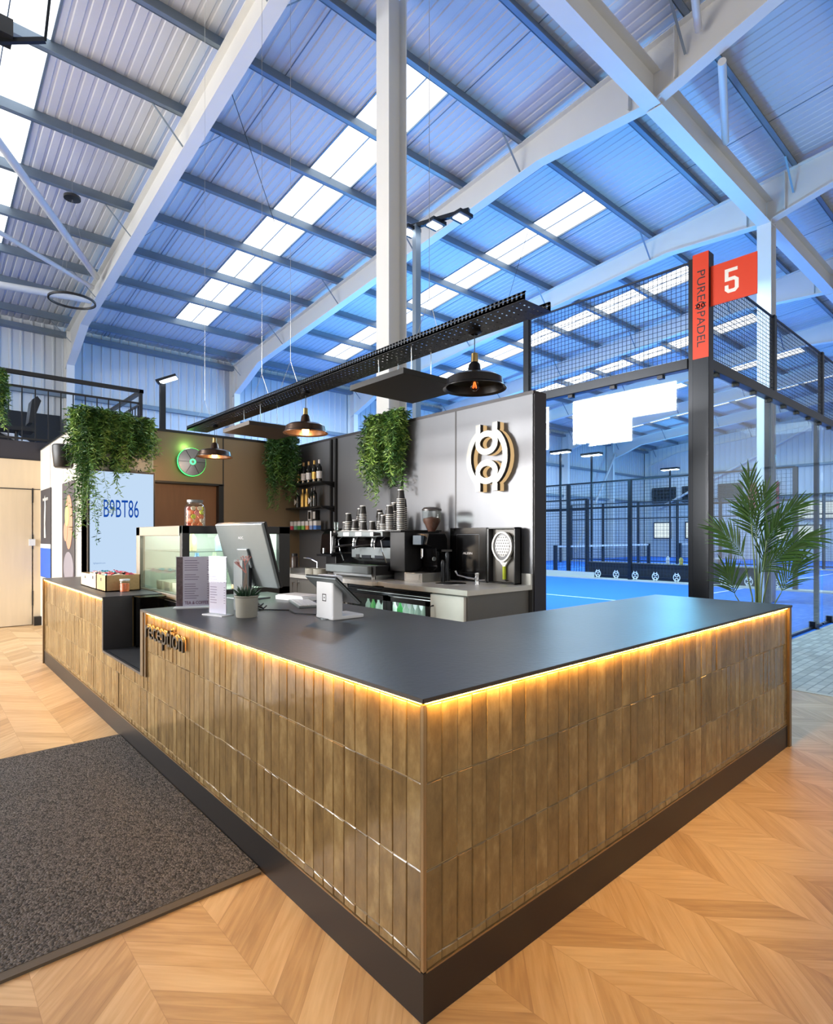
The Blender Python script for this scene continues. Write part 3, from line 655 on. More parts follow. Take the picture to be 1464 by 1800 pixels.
# glass panes
t = thing('glass_pane', (XP, YP+1.1, 0), 'tall clear court glass pane between the corner post and the bar wall', 'glass pane')
MB().box((XP-.006, YP+.12, .02), (XP+.006, YP+PS-.05, 3.05)).build('pane', M['glass'], t)
for k in range(4):
    x = XP+PS*k
    t = thing('glass_pane', (x+1, YP, 0), ['tall clear court glass pane behind the palm beside the corner post', 'tall clear court glass pane along the walkway, second from the corner post', 'tall clear court glass pane along the walkway, third from the corner post', 'tall clear court glass pane at the far end of the walkway'][k], 'glass pane')
    MB().box((x+.07, YP-.006, .03), (x+PS-.006, YP+.006, 3.05)).build('pane', M['glass'], t)
    for xx in (x+.45, x+PS-.45): MB().box((xx-.03, YP-.04, 0), (xx+.03, YP+.04, .1)).box((xx-.06, YP-.07, 0), (xx+.06, YP-.03, .012)).build('clamp', M['black'], t)
    MB().box((x+.07, YP-.02, .0), (x+PS-.006, YP+.02, .028)).build('base_channel', M['charcoal'], t)

# far court fences
def far_fence(x, y0, y1, lab, n, logos=False, H=3.06):
    f = thing('court_fence', (x, (y0+y1)/2, 0), lab, 'fence'); st = (y1-y0)/n
    for i in range(n+1): MB().box((x-.05, y0+i*st-.05, 0), (x+.05, y0+i*st+.05, H)).build('post', M['navy_steel'], f)
    MB().bar((x, y0, H), (x, y1, H), .05, .05).build('rail', M['navy_steel'], f)
    MB().bar((x, y0, 2.25), (x, y1, 2.25), .05, .05).build('rail', M['navy_steel'], f)
    MB().bar((x, y0, .12), (x, y1, .12), .04, .04).build('rail', M['navy_steel'], f)
    mesh_panel((x, y0, .15), (0, 1, 0), (0, 0, 1), y1-y0, H-.2, .1, .007, 'mesh', M['wire'], f)
    return f
far_fence(15.3, 3.2, 16.2, 'dark mesh fence along the far side of the nearest court', 6)
far_fence(26.25, 3.2, 16.8, 'dark mesh fence further back beyond the second court', 7)
far_fence(16.1, 9.5, 16.5, 'dark mesh fence close behind the first far fence', 3, H=2.6)
bb = MB().box((15.22, 8.7, .02), (15.24, 12.0, .2)); tag(bb.build('kick_board', M['kerb']), 'low pale board along the foot of the far court fence', 'board')
for i, y in enumerate([3.6+.62*k for k in range(9)]):
    mb = MB(); emblem(mb, (15.20, y, .17), (0, -1, 0), (0, 0, 1), .10, .13, .02, -.01)
    tag(mb.build('fence_emblem', M['signw']), 'small white round emblem at the foot of the far court fence', 'emblem', 'emblems along the foot of the far fence')
# dark bench with items, nets, masts
bn = thing('courtside_bench', (15.9, 6.4, 0), 'long low black courtside bench behind the far court fence', 'bench')
MB().box((15.75, 3.8, .42), (16.3, 9.3, .5)).build('seat', M['black'], bn); MB().box((15.8, 3.85, 0), (16.25, 9.25, .42)).build('body', mat('navy_body', (20, 26, 38), 0.5), bn)
tag(MB().lathe([(.11, 0), (.13, .18), (.14, .2), (.02, .24)], (16.0, 5.3, .5), 12).build('lidded_bin', M['steel'], smooth=True), 'round metal container with black lid on the courtside bench', 'container')
tag(MB().lathe([(.05, 0), (.06, .16), (.02, .22)], (16.0, 6.3, .5), 10).build('ball_tube', colm('yellow_item', (214, 196, 96)), smooth=True), 'yellow item standing on the courtside bench', 'bottle')
tag(MB().lathe([(.05, 0), (.05, .2), (.02, .24)], (16.0, 6.7, .5), 10).build('water_bottle', M['whiteplastic'], smooth=True), 'white bottle standing on the courtside bench', 'bottle')
def net(x0, x1, y, lab):
    n = thing('court_net', ((x0+x1)/2, y, 0), lab, 'net')
    for x in (x0, x1): MB().box((x-.06, y-.06, 0), (x+.06, y+.06, 1.0)).build('post', M['navy_steel'], n)
    MB().bar((x0, y, .95), (x1, y, .95), .02, .07).build('tape', M['signw'], n)
    mesh_panel((x0, y, .1), (1, 0, 0), (0, 0, 1), x1-x0, .82, .12, .008, 'netting', M['wire'], n)
net(17.65, 25.2, 11.85, 'padel net with white tape across the second court')
net(28.7, 35.5, 11.9, 'padel net with white tape across the furthest court')
net(5.4, 14.8, 11.3, 'padel net across the nearest court')
def mast(x, y, h, lab, base=0, n=1, ax=(1, 0)):
    m = thing('floodlight_mast', (x, y, 0), lab, 'floodlight')
    MB().box((x-.05, y-.04, base), (x+.05, y+.04, h)).build('pole', M['purlin'] if n > 1 else M['navy_steel'], m)
    a = Vector((ax[0], ax[1], 0))
    if n > 1:
        MB().bar(Vector((x, y, h))-a*.25, Vector((x, y, h))+a*.85, .06).build('crossbar', M['charcoal'], m)
        for k in range(n):
            c = Vector((x, y, h+.0))+a*(-.12+k*.42)
            hh = MB().bar(c+Vector((-.13, 0, -.05)), c+Vector((.13, 0, -.05)), .24, .05, ).build('lamp_head', M['charcoal'], m)
            MB().bar(c+Vector((-.10, 0, -.08)), c+Vector((.10, 0, -.08)), .13, .012).build('lens', M['lampw'], hh)
    else:
        hh = MB().box((x-.2, y-.55, h), (x+.2, y+.55, h+.12)).build('lamp_head', M['charcoal'], m)
        MB().box((x-.17, y-.5, h-.03), (x+.17, y+.5, h)).build('lens', M['lampw'], hh)
    return m
mast(4.62, 5.25, 6.0, 'floodlight mast with three lit heads behind the white column', n=3, ax=(.35, -.94))
mast(24.5, 16.3, 5.75, 'distant floodlight mast with a lit head, leftmost of three')
mast(25.7, 15.2, 5.6, 'distant floodlight mast, middle of three')
mast(35.2, 15.4, 5.6, 'distant floodlight mast with a lit head, rightmost by the louvred vents')
mm = thing('floodlight_mast', (1.86, 8.3, 0), 'grey mast with a tilted lit floodlight behind the mezzanine railing', 'floodlight')
MB().box((2.0, 8.6, 0), (2.08, 8.68, 3.85)).build('pole', M['charcoal'], mm)
hh = MB().bar((1.95, 8.64, 3.86), (2.22, 8.5, 3.98), .2, .04).build('lamp_head', M['charcoal'], mm); MB().bar((2.0, 8.62, 3.86), (2.22, 8.5, 3.955), .16, .01).build('lens', M['lampw'], hh)

# palm
def leaflet(mb, p, d, L, w, droop, up):
    d = Vector(d).normalized(); s = d.cross(Vector(up)).normalized(); pts = []
    n = 4
    for i in range(n+1):
        t = i/n; c = Vector(p)+d*(L*t)+Vector((0, 0, -droop*t*t*L)); ww = w*math.sin(PI*min(.98, t*.85+.12)); pts.append((c-s*ww/2, c+Vector((0, 0, -.002*0)), c+s*ww/2))
    vs = [q for r in pts for q in r]; fs = []
    for i in range(n): a = i*3; fs += [(a, a+1, a+4, a+3), (a+1, a+2, a+5, a+4)]
    mb.add(vs, fs)
px, pyy = 4.80, .70
pm = thing('palm_plant', (px, pyy, 0), 'tall green areca palm behind the far end of the counter', 'plant')
MB().lathe([(.15, 0), (.19, .36), (.2, .38), (.17, .38), (.16, .34), (.0, .34)], (px, pyy, 0), 24).build('pot', M['charcoal'], pm, smooth=True)
R_ = Vector((.749, -.6625, 0)); F_ = Vector((.6625, .749, 0))
fronds = [(-.06, 0, 1.46, .40, 14, -.05), (.0, .02, 1.38, .34, 12, .10), (.08, .0, 1.30, .38, 14, .26), (-.13, .0, 1.14, .32, 13, -.30), (.10, -.04, 1.12, .36, 14, .38), (-.22, -.02, .80, .26, 11, -.22), (.2, -.02, .82, .30, 12, .22), (.05, .04, 1.1, .36, 13, .15), (-.02, -.06, 1.0, .34, 13, .38), (.05, .05, 1.3, .30, 12, -.20)]
for (dx, dd, hz, L, n, lean) in fronds:
    b0 = Vector((px, pyy, .34)); top = Vector((px, pyy, 0))+R_*(dx)+F_*dd+Vector((0, 0, hz))
    mid = b0.lerp(top, .55)+R_*dx*(-.15); dirn = (R_*lean+Vector((0, 0, max(.2, .75-abs(lean)*.7)))+F_*random.uniform(-.12, .04)).normalized()
    fr = MB().tube([b0+R_*dx*.15, mid, top], [.008, .007, .005], 6).build('stem', M['stem'], pm, smooth=True)
    mb = MB(); p = top.copy(); d = dirn.copy(); spine = [p.copy()]
    for i in range(n):
        d = (d+Vector((0, 0, -.035*(1+abs(lean))))).normalized(); p = p+d*(L/n); spine.append(p.copy())
        s = d.cross(Vector((.66, .75, .1))).normalized(); f = i/n
        for sg in (-1, 1):
            ld = (d*(.9+f*.6)+s*sg*(.75-f*.35)+F_*random.uniform(-.3, .15)).normalized()
            leaflet(mb, p, ld, (.31-.13*abs(f-.35))*random.uniform(.85, 1.15), .017, random.uniform(.1, .35), F_+Vector((0, 0, .3)))
    leaflet(mb, p, d, .22, .02, .1, F_)
    mb.tube(spine, .003, 5)
    mb.build('frond', M['palm'], pm)

# ================================================================= HANGING PLANTS
def greens(name, lab, strands, parent_pot=None, seed=1, mats=('leaf', 'leafd', 'leafl'), pot=None):
    rnd = random.Random(seed); t = thing(name, strands[0][0], lab, 'plant'); mb = MB()
    for (o, vel, L, dens, ll, ox) in strands:
        p = Vector(o); v = Vector(vel); n = max(3, int(L/.022)); pts = [p.copy()]
        mb.cur = rnd.choices((0, 1, 2), (5, 4, 2.5))[0]
        for i in range(n):
            v = v*0.86+Vector((rnd.uniform(-.0025, .0025), rnd.uniform(-.0025, .0025), -.0062)); v.z = max(v.z, -.024)
            p = p+v; pts.append(p.copy())
            for q in range(dens):
                a = rnd.uniform(0, 2*PI); d = Vector((math.cos(a), math.sin(a), rnd.uniform(-1.3, .5))).normalized(); l = ll*rnd.uniform(.7, 1.3)
                s = d.cross(Vector((rnd.uniform(-1, 1), rnd.uniform(-1, 1), rnd.uniform(-1, 1)))).normalized()*l*.10; c = p+Vector((rnd.uniform(-.008, .008),)*1+(rnd.uniform(-.008, .008), 0))
                mb.add([c, c+d*l*.5+s, c+d*l, c+d*l*.5-s], [(0, 1, 2, 3)])
        mb.tube(pts[::4]+[pts[-1]], .0016, 3, False)
    o = mb.build('foliage', [M[m] for m in mats], t); o['kind'] = 'stuff'
    if pot: MB().box(*pot).build('planter', M['black'], t, bevel=.004)
    return t
def clump(cx, cy, z, wx, wy, lens, n, out, seed):
    rnd = random.Random(seed); st = []
    for i in range(n):
        u = rnd.random(); x = cx+wx*(rnd.random()-.5); y = cy+wy*(rnd.random()-.5); L = lens(u)*rnd.uniform(.55, 1.1)
        st.append(((x, y, z+rnd.uniform(-.02, .04)), (out[0]*rnd.uniform(.2, 1.2)+rnd.uniform(-.012, .012), out[1]*rnd.uniform(.2, 1.2)+rnd.uniform(-.012, .012), rnd.uniform(.004, .022)), L, 4, .07, 0))
    return st
# left: over the screen
st = clump(.68, 6.02, 2.72, .35, .2, lambda u: .3+.45*u, 80, (0, -.005), 31)+clump(.45, 6.0, 2.72, .35, .25, lambda u: .35+.55*u, 110, (-.004, -.006), 3)+clump(.92, 6.0, 2.68, .30, .22, lambda u: .3+.45*u, 90, (0, -.006), 4)
for i in range(26): st.append(((.36+random.uniform(-.07, .1), 5.93+random.uniform(-.06, .06), 2.55), (random.uniform(-.006, .004), random.uniform(-.012, -.002), .0), random.uniform(.7, 1.35), 2, .055, 0))
greens('hanging_plant', 'large trailing green plant hanging over the top of the blue screen', st, seed=11, pot=((.35, 5.96, 2.66), (1.05, 6.1, 2.74)))
st = clump(2.80, 6.02, 2.70, .36, .2, lambda u: .35+.5*u, 95, (0, -.005), 5)
for i in range(16): st.append(((2.64+random.uniform(-.08, .06), 5.98, 2.5), (random.uniform(-.004, .004), -.006, 0), random.uniform(.4, .8), 2, .055, 0))
greens('hanging_plant', 'trailing green plant hanging in the corner above the bottle shelves', st, seed=12, mats=('leafd', 'leafd', 'leaf'), pot=((2.7, 6.05, 2.67), (3.1, 6.19, 2.74)))
st = clump(3.08, 4.03, 2.72, .16, .60, lambda u: .38+.5*u, 150, (-.007, 0), 6)
for i in range(18): st.append(((3.02+random.uniform(-.05, .03), 4.2+random.uniform(-.12, .08), 2.5), (-.006, random.uniform(-.003, .004), 0), random.uniform(.45, .8), 2, .055, 0))
greens('hanging_plant', 'bushy trailing green plant hanging down the middle of the grey bar wall', st, seed=13, pot=((3.02, 3.75, 2.67), (3.16, 4.4, 2.74)))
st = clump(-.15, 9.12, 3.75, .22, .1, lambda u: .4+.5*u, 60, (0, -.003), 8)
greens('hanging_plant', 'trailing green plant hanging on the mezzanine railing at the left edge', st, seed=14, pot=((-.3, 9.24, 3.25), (-.02, 9.38, 3.42)))

# ================================================================= SCREEN, POSTERS, SPEAKER, DISC
sc = thing('display_screen', (.74, 5.95, 1.5), 'large upright pale blue screen showing the code B9BT86', 'screen')
MB().box((.40, 5.93, .62), (1.10, 5.985, 2.09)).build('bezel', M['black'], sc)
MB().box((.418, 5.926, .64), (1.082, 5.93, 2.068)).build('display', M['screen'], sc)
text_mb('B9BT86', (.555, 5.9255, 1.555), (1, 0, 0), (0, 0, 1), .365, .20, .001).build('lettering', M['screent'], sc)
text_mb('lightpanel.com', (.452, 5.9255, 1.03), (1, 0, 0), (0, 0, 1), .12, .024, .001).build('small_lettering', emis('pale_screen_text', (130, 170, 220), .8), sc)
p1 = thing('tennis_poster', (.41, 8.6, 1.4), 'narrow dark poster with a white figure above a blue court, the farther poster', 'poster')
MB().box((.408, 8.22, .74), (.418, 9.05, 2.03)).build('sheet', mat('poster_dark', (46, 48, 58), 0.5), p1)
MB().box((.405, 8.222, .745), (.4085, 9.048, 1.17)).build('blue_court', colm('poster_blue', (30, 92, 196)), p1)
MB().box((.404, 8.222, 1.17), (.4085, 9.048, 1.23)).build('white_band', M['signw'], p1)
MB().prism([(-.02, 0), (.1, 0), (.05, .2), (.1, .45), (.03, .62), (-.02, .3)], (.404, 8.7, 1.32), (0, -1, 0), (0, 0, 1), -.002).build('figure', M['signw'], p1)
text_mb('wilson', (.404, 8.85, 1.86), (0, -1, 0), (0, 0, 1), .42, .06, -.002).build('lettering', M['signw'], p1)
p2 = thing('face_poster', (.41, 7.0, 1.4), 'narrow poster of a face holding a ball over one eye, the nearer poster', 'poster')
MB().box((.408, 6.66, .74), (.418, 7.41, 2.02)).build('sheet', mat('poster_grey', (62, 60, 68), 0.5), p2)
skin = colm('poster_skin', (196, 136, 110))
def disc2(cy, cz, ry, rz, x, mt, nm_, par): 
    MB().prism([(ry*math.cos(2*PI*k/20), rz*math.sin(2*PI*k/20)) for k in range(20)], (x, cy, cz), (0, -1, 0), (0, 0, 1), -.002).build(nm_, mt, par)
disc2(6.98, 1.52, .22, .34, .404, skin, 'face', p2); disc2(7.08, 1.60, .12, .13, .4015, colm('poster_ball', (206, 212, 120)), 'ball', p2)
disc2(7.0, .95, .3, .2, .4045, colm('poster_shirt', (132, 128, 138)), 'shirt', p2); disc2(7.16, 1.40, .12, .12, .4018, skin, 'hand', p2)
sp = thing('wall_speaker', (.3, 6.55, 2.26), 'black rounded loudspeaker mounted on the pale wall beside the trailing plant', 'speaker')
MB().lathe([(.01, -.135), (.085, -.135), (.1, -.12), (.115, .06), (.115, .12), (.1, .135), (.01, .135)], (.27, 6.52, 2.27), 20).build('cabinet', M['black'], sp, smooth=True)
MB().bar((.30, 6.52, 2.27), (.42, 6.52, 2.27), .05).build('bracket', M['black'], sp)
sw = tag(MB().box((.27, 9.12, 1.2), (.35, 9.15, 1.3)).build('light_switch', M['whiteplastic']), 'small white switch plate by the maple door', 'switch')
dl = thing('disc_light', (1.58, 6.12, 2.28), 'round brushed steel disc with a green glowing rim on the bronze wall', 'wall light')
mb = MB(); mb.X = Matrix.Translation((1.6, 6.10, 2.28)) @ Matrix.Rotation(PI/2, 4, 'X')
mb.lathe([(.035, .012), (.17, .0), (.175, -.01), (.17, -.016), (.03, -.016)], (0, 0, 0), 40); mb.build('disc', mat('radial_steel', (150, 150, 152), .25, .9), dl, smooth=True)
mb = MB(); mb.X = Matrix.Translation((1.6, 6.12, 2.28)) @ Matrix.Rotation(PI/2, 4, 'X')
mb.lathe([(.172, -.006), (.178, -.006), (.178, .004), (.172, .004), (.172, -.006)], (0, 0, 0), 40, False); mb.build('glowing_rim', M['green'], dl)
mb = MB(); mb.X = Matrix.Translation((1.6, 6.085, 2.28)) @ Matrix.Rotation(PI/2, 4, 'X')
mb.lathe([(.022, -.006), (.036, -.006), (.036, .006), (.022, .006), (.022, -.006)], (0, 0, 0), 24, False); mb.build('glowing_hub', M['green'], dl)
for a in range(6): 
    t_ = a*PI/3; MB().bar((1.6+.04*math.cos(t_), 6.085, 2.28+.04*math.sin(t_)), (1.6+.165*math.cos(t_), 6.096, 2.28+.165*math.sin(t_)), .004, .003, (0, 1, 0)).build('groove', M['black'], dl)
lamp('green_rim_glow', 'POINT', (1.55, 6.13, 2.47), 1.6, (.35, 1, .25), .05)

# ================================================================= OVERHEAD TRAY, PANELS, PENDANTS
tr = thing('cable_tray', (1.41, 3.0, 2.57), 'long black perforated cable tray hung over the counter', 'cable tray')
y0, y1, xa, xb, zb, zt = .66, 5.45, 1.30, 1.52, 2.55, 2.598
mb = MB()
for x in (1.302, 1.335, 1.372, 1.41, 1.448, 1.485, 1.518): mb.box((x-.012, y0, zb), (x+.012, y1, zb+.0015))
y = y0
while y < y1: mb.box((xa, y, zb+.0002), (xb, y+.041, zb+.0013)); y += .05
mb.build('base', M['black'], tr)
for x in (xa, xb):
    mb = MB(); mb.box((x-.001, y0, zb), (x+.001, y1, zb+.018)); mb.box((x-.001, y0, zt-.012), (x+.001, y1, zt)); y = y0
    mb.box((x-.001, y0, zb), (x+.001, y1, zb+.03))
    while y < y1: mb.box((x-.001, y, zb), (x+.001, y+.018, zt)); y += .03
    s_ = 1 if x == xa else -1
    mb.box((x, y0, zt-.001), (x+s_*.012, y1, zt)); mb.build('side_rail', M['charcoal'] if x == xa else M['black'], tr)
for i, yy in enumerate((1.50, 3.27, 3.81, 5.2)):
    w = thing('suspension_wire', (1.41, yy, 2.6), 'thin forked suspension wire of the cable tray, %s from the orange sign end' % nm[i], 'wire')
    MB().tube([(1.41, yy, 2.86), (1.41, yy, RZ(yy)-.2)], .0018, 5).build('drop', M['steel'], w)
    for x in (xa+.01, xb-.01): MB().tube([(x, yy, zt), (1.41, yy, 2.86)], .0015, 5).build('leg', M['steel'], w)
for i, (yc, lab) in enumerate(((1.75, 'square black flat heater panel hung under the tray, nearer one'), (3.85, 'square brown flat heater panel hung under the tray, farther one'))):
    h = thing('heater_panel', (1.45, yc, 2.33), lab, 'panel')
    MB().box((1.17, yc-.28, 2.325), (1.73, yc+.28, 2.36)).build('panel', colm('black_heater', (12, 12, 13), .6) if i == 0 else colm('brown_heater', (50, 40, 33), .6), h)
    for yy in (yc-.17, yc+.17):
        for x in (1.33, 1.50): MB().tube([(x, yy, 2.36), (x, yy, 2.56)], .003, 6).build('hanger', M['steel'], h)
    if i == 0: MB().bar((1.3, yc-.1, 2.40), (2.05, yc-.1, 2.40), .018).build('crossbar', M['black'], h)
dome = [(.022, .135), (.034, .12), (.042, .075), (.055, .064), (.09, .062), (.135, .052), (.162, .036), (.170, -.006), (.186, -.018), (.186, -.022), (.167, -.012), (.158, .030), (.132, .045), (.085, .055), (.05, .057), (.042, .07), (.03, .115), (.0, .125)]
for i, (yy, lab) in enumerate(((1.12, 'black metal pendant lamp nearest the orange sign, its bulb barely lit'), (3.035, 'bronze pendant lamp with glowing bulb, middle of the three over the counter'), (4.95, 'small looking bronze pendant lamp with glowing bulb in front of the steel disc'))):
    pz = 2.225; xx = 1.42
    pd = thing('pendant_lamp', (xx, yy, pz), lab, 'lamp')
    MB().lathe(dome, (xx, yy, pz), 48, False).build('shade', [mat('black_speckled_shade', (34, 32, 34), .3, .4, noise=.5, nscale=400), mat('aged_bronze_shade', (70, 54, 44), .3, .7), mat('aged_bronze_shade', (70, 54, 44), .3, .7)][i], pd, smooth=True)
    MB().lathe([(.012, .19), (.02, .185), (.022, .135), (.012, .133)], (xx, yy, pz), 20).build('lamp_holder', colm('brass', (150, 128, 84), .3, .9), pd, smooth=True)
    MB().tube([(xx, yy, pz+.19), (xx, yy, 2.55)], .003, 6).build('cord', M['black'], pd)
    MB().lathe([(.0, 2.555), (.035, 2.55), (.04, 2.53), (.02, 2.522)], (xx, yy, 0), 20, False).build('ceiling_rose', M['black'], pd, smooth=True)
    b = MB().lathe([(.0, -.032), (.015, -.03), (.027, -.016), (.03, .0), (.026, .015), (.014, .035), (.012, .05)], (xx, yy, pz), 20, False)
    if i == 0:
        b.build('bulb', glassmat('bulb_glass', (255, 236, 214)), pd, smooth=True)
        mb = MB()
        for a in range(5): mb.tube([(xx+.004*math.cos(a*1.26), yy+.004*math.sin(a*1.26), pz+.02), (xx+.013*math.cos(a*1.26), yy+.013*math.sin(a*1.26), pz-.016)], .0012, 5)
        mb.build('filament', M['bulbdim'], pd)
    else:
        b.build('bulb', M['bulb'], pd, smooth=True)
        lamp('pendant_glow', 'POINT', (xx, yy, pz-.06), 14, (1, .58, .26), .03)
# ring lights high on the left
rg = thing('ring_light', (.85, 9.2, 5.07), 'thin black ring pendant hung high under the roof at the left', 'lamp')
MB().ribbon([(.32*math.cos(2*PI*k/48), .32*math.sin(2*PI*k/48)) for k in range(48)], .025, (.85, 9.2, 5.05), (1, 0, 0), (0, 1, 0), .03, True).build('ring', M['black'], rg)
MB().lathe([(0, 6.72), (.12, 6.71), (.12, 6.67), (0, 6.66)], (.85, 9.2, 0), 24, False).build('canopy', M['black'], rg)
for a in range(3): MB().tube([(.85+.32*math.cos(a*2.1), 9.2+.32*math.sin(a*2.1), 5.07), (.85, 9.2, 6.68)], .0015, 5).build('wire', M['steel'], rg)
MB().tube([(.85, 9.2, 6.7), (.85, 9.2, RZ(9.2)-.003)], .0015, 5).build('wire', M['steel'], rg)
rg = thing('ring_light', (-1.0, 9.7, 5.9), 'thin black ring pendant just cut by the left edge of the picture', 'lamp')
MB().ribbon([(.22*math.cos(2*PI*k/48), .22*math.sin(2*PI*k/48)) for k in range(48)], .025, (-.28, 9.6, 5.95), (1, 0, 0), (0, 1, 0), .03, True).build('ring', M['black'], rg)
MB().tube([(-.28, 9.38, 5.95), (-.28, 9.6, RZ(9.6)-.003)], .0015, 5).build('wire', M['steel'], rg)
fb = thing('hung_floodlight', (.3, 6.6, 6.9), 'dark metal frame with a lamp hung under the rooflight at the top left corner', 'lamp')
MB().bar((-.5, 7.3, 7.15), (.16, 7.0, 7.35), .05).bar((.16, 7.0, 7.35), (.2, 6.9, 7.9), .03).build('frame', M['charcoal'], fb)
MB().box((-.42, 7.05, 7.25), (-.15, 7.3, 7.45)).build('lamp_head', M['black'], fb)

# ================================================================= ROUND SIGN
sg = thing('wall_emblem', (XL-.05, 2.5, 2.1), 'large round silver emblem sign with a modelled gold light halo on the grey bar wall', 'sign')
emblem(MB(), (XL-.002, 2.50, 2.10), (0, -1, 0), (0, 0, 1), .255, .325, .056, .055).build('halo_layer', M['halo_glow'], sg)  # glowing plate shaped as the halo of light behind the emblem
emblem(MB(), (XL-.091, 2.50, 2.10), (0, -1, 0), (0, 0, 1), .255, .325, .060, .010).build('silver_layer', M['silver'], sg)
emblem(MB(), (XL-.0575, 2.50, 2.10), (0, -1, 0), (0, 0, 1), .255, .325, .058, .033).build('dark_core', M['letter'], sg)
for y, z in ((2.38, 2.38), (2.62, 2.38), (2.38, 1.82), (2.62, 1.82)): MB().tube([(XL, y, z), (XL-.1, y, z)], .006, 8).build('standoff', M['black'], sg)

# ================================================================= SHELVES
shelf_y = [(5.22, 6.17)]
for i, z in enumerate((2.06, 1.735, 1.425)):
    s = thing('wall_shelf', (3.06, 5.7, z), 'black steel wall shelf, %s of three in the bar corner' % ('top', 'middle', 'bottom')[i], 'shelf')
    MB().box((2.95, 5.24, z-.012), (XL-.002, 6.18, z+.008)).build('board', M['black'], s)
    MB().prism([(0, 0), (.2, 0), (0, -.06)], (XL-.004, 5.26, z-.012), (-1, 0, 0), (0, 0, 1), .006).build('bracket', M['black'], s)
bott = [(0, -.0), (.037, 0), (.038, .01), (.038, .18), (.034, .205), (.016, .235), (.014, .29), (.015, .3), (.0, .3)]
def wine(y, x, z, lab, capm, label=True, body='bottle', s=1.0, grp=None):
    t = thing('wine_bottle', (x, y, z), lab, 'bottle', grp)
    MB().lathe([(r*s, h*s) for r, h in bott], (x, y, z), 20, False).build('glass_body', M[body], t, smooth=True)
    MB().lathe([(.0155*s, .235*s), (.0158*s, .301*s), (0, .303*s)], (x, y, z), 16, False).build('capsule', M[capm], t, smooth=True)
    if label: MB().lathe([(.0385*s, .05*s), (.0385*s, .145*s)], (x, y, z), 20, False).build('label', M['paper'] if label is True else M[label], t, smooth=True)
    return t
zz = 2.068
for i, (y, cap, lb, l) in enumerate([(6.13, 'paper', True, 'white labelled wine bottle at the plant end of the top shelf'), (5.985, 'foil', 'foil', 'gold topped bottle second from the plant on the top shelf'),
        (5.84, 'kraft', True, 'white labelled wine bottle third from the plant on the top shelf'), (5.70, 'kraft', True, 'white labelled wine bottle fourth from the plant on the top shelf'),
        (5.555, 'foil', 'foil', 'tall gold topped bottle beside the end bottle of the top shelf'), (5.43, 'paper', True, 'white capped wine bottle at the open end of the top shelf')]):
    wine(y, 3.04, zz, l, cap, lb)
zz = 1.743
for i, (y, l, bd, lb, s) in enumerate([(6.0, 'dark bottle with white triangular label at the plant end of the middle shelf', 'bottle', None, .85), (5.86, 'gold bottle left of the pair on the middle shelf', 'foil', None, .85), (5.75, 'gold bottle right of the pair on the middle shelf', 'foil', None, .85), (5.62, 'dark bottle with white triangular label near the open end of the middle shelf', 'bottle', None, .85), (5.55, 'plain black bottle at the open end of the middle shelf', 'bottle', None, .9)]):
    b = wine(y, 3.04, zz, l, 'bottle' if bd == 'bottle' else 'foil', False, bd, s)
    if 'triangular' in l: MB().prism([(-.035, -.045), (.04, 0), (-.035, .05)], (3.003, y, zz+.08), (0, -1, 0), (0, 0, 1), -.002).build('label', M['paper'], b)
zz = 1.433
tc_ = [(200, 70, 96), (110, 170, 150), (70, 140, 70), (120, 180, 90), (214, 140, 96), (130, 150, 200), (84, 130, 204)]
tn = ['pink', 'pale teal', 'dark green', 'light green', 'orange', 'lilac', 'blue']
for i, (rgb, n_) in enumerate(zip(tc_, tn)):
    y = 6.10-.105*i; t = thing('tea_tin', (3.03, y, zz), '%s and white tea tin on the bottom wall shelf' % n_, 'tin', 'tea tins on the bottom shelf')
    MB().box((2.995, y-.035, zz), (3.065, y+.035, zz+.055)).build('tin', colm('tea_'+n_.replace(' ', '_'), rgb), t)
    MB().box((2.994, y-.036, zz+.055), (3.066, y+.036, zz+.115)).build('white_band', M['paper'], t); MB().box((2.993, y-.037, zz+.115), (3.067, y+.037, zz+.125)).build('lid', M['alu'], t)
for i, y in enumerate((5.80, 5.68)):
    t = thing('card_box', (3.14, y, 1.6), ['white card pack standing behind the tea tins, nearer the corner', 'black and white card pack standing behind the tea tins'][i], 'box')
    MB().box((3.11, y-.045, zz), (3.15, y+.045, zz+.27)).build('box', M['paper'] if i == 0 else M['black'], t)
    MB().box((3.108, y-.03, zz+.15), (3.11, y+.03, zz+.25)).build('panel', M['black'] if i == 0 else M['paper'], t)

# ================================================================= BACK BENCH
XB = 2.32; ZB = .9
bt = thing('stainless_worktop', (2.75, 3.6, .88), 'stainless steel worktop along the grey bar wall', 'worktop')
MB().box((XB, 2.03, ZB-.045), (XL-.005, 3.12, ZB)).box((XB+.06, 3.12, ZB-.045), (XL-.005, 5.3, ZB-.003)).box((XB, 3.3, ZB-.045), (XB+.06, 5.3, ZB-.003)).box((2.0, 5.3, ZB-.045), (XL-.005, YB-.01, ZB-.003)).build('top', M['steel_pale'], bt, bevel=.002)
MB().box((XL-.03, 2.03, ZB), (XL-.005, 5.2, ZB+.1)).build('upstand', M['steel_pale'], bt)
cb = thing('steel_cabinet', (2.7, 2.3, 0), 'pale steel under-counter cabinet with one handled door at the open end of the bench', 'cabinet')
MB().box((XB+.05, 2.07, .08), (XL-.01, 2.50, ZB-.046)).build('body', mat('grey_steel_side', (112, 110, 108), .35, .4), cb)
dd = MB().box((XB+.02, 2.09, .1), (XB+.05, 2.49, ZB-.06)).build('door', mat('white_steel_door', (226, 226, 222), .35), cb)
MB().tube([(XB+.02, 2.455, .74), (XB-.02, 2.455, .735), (XB-.02, 2.455, .62), (XB+.02, 2.455, .615)], .008, 8).build('handle', M['black'], dd, smooth=True)
fg = thing('bottle_fridge', (2.7, 3.15, 0), 'black under-counter fridge with two lit glass doors', 'fridge')
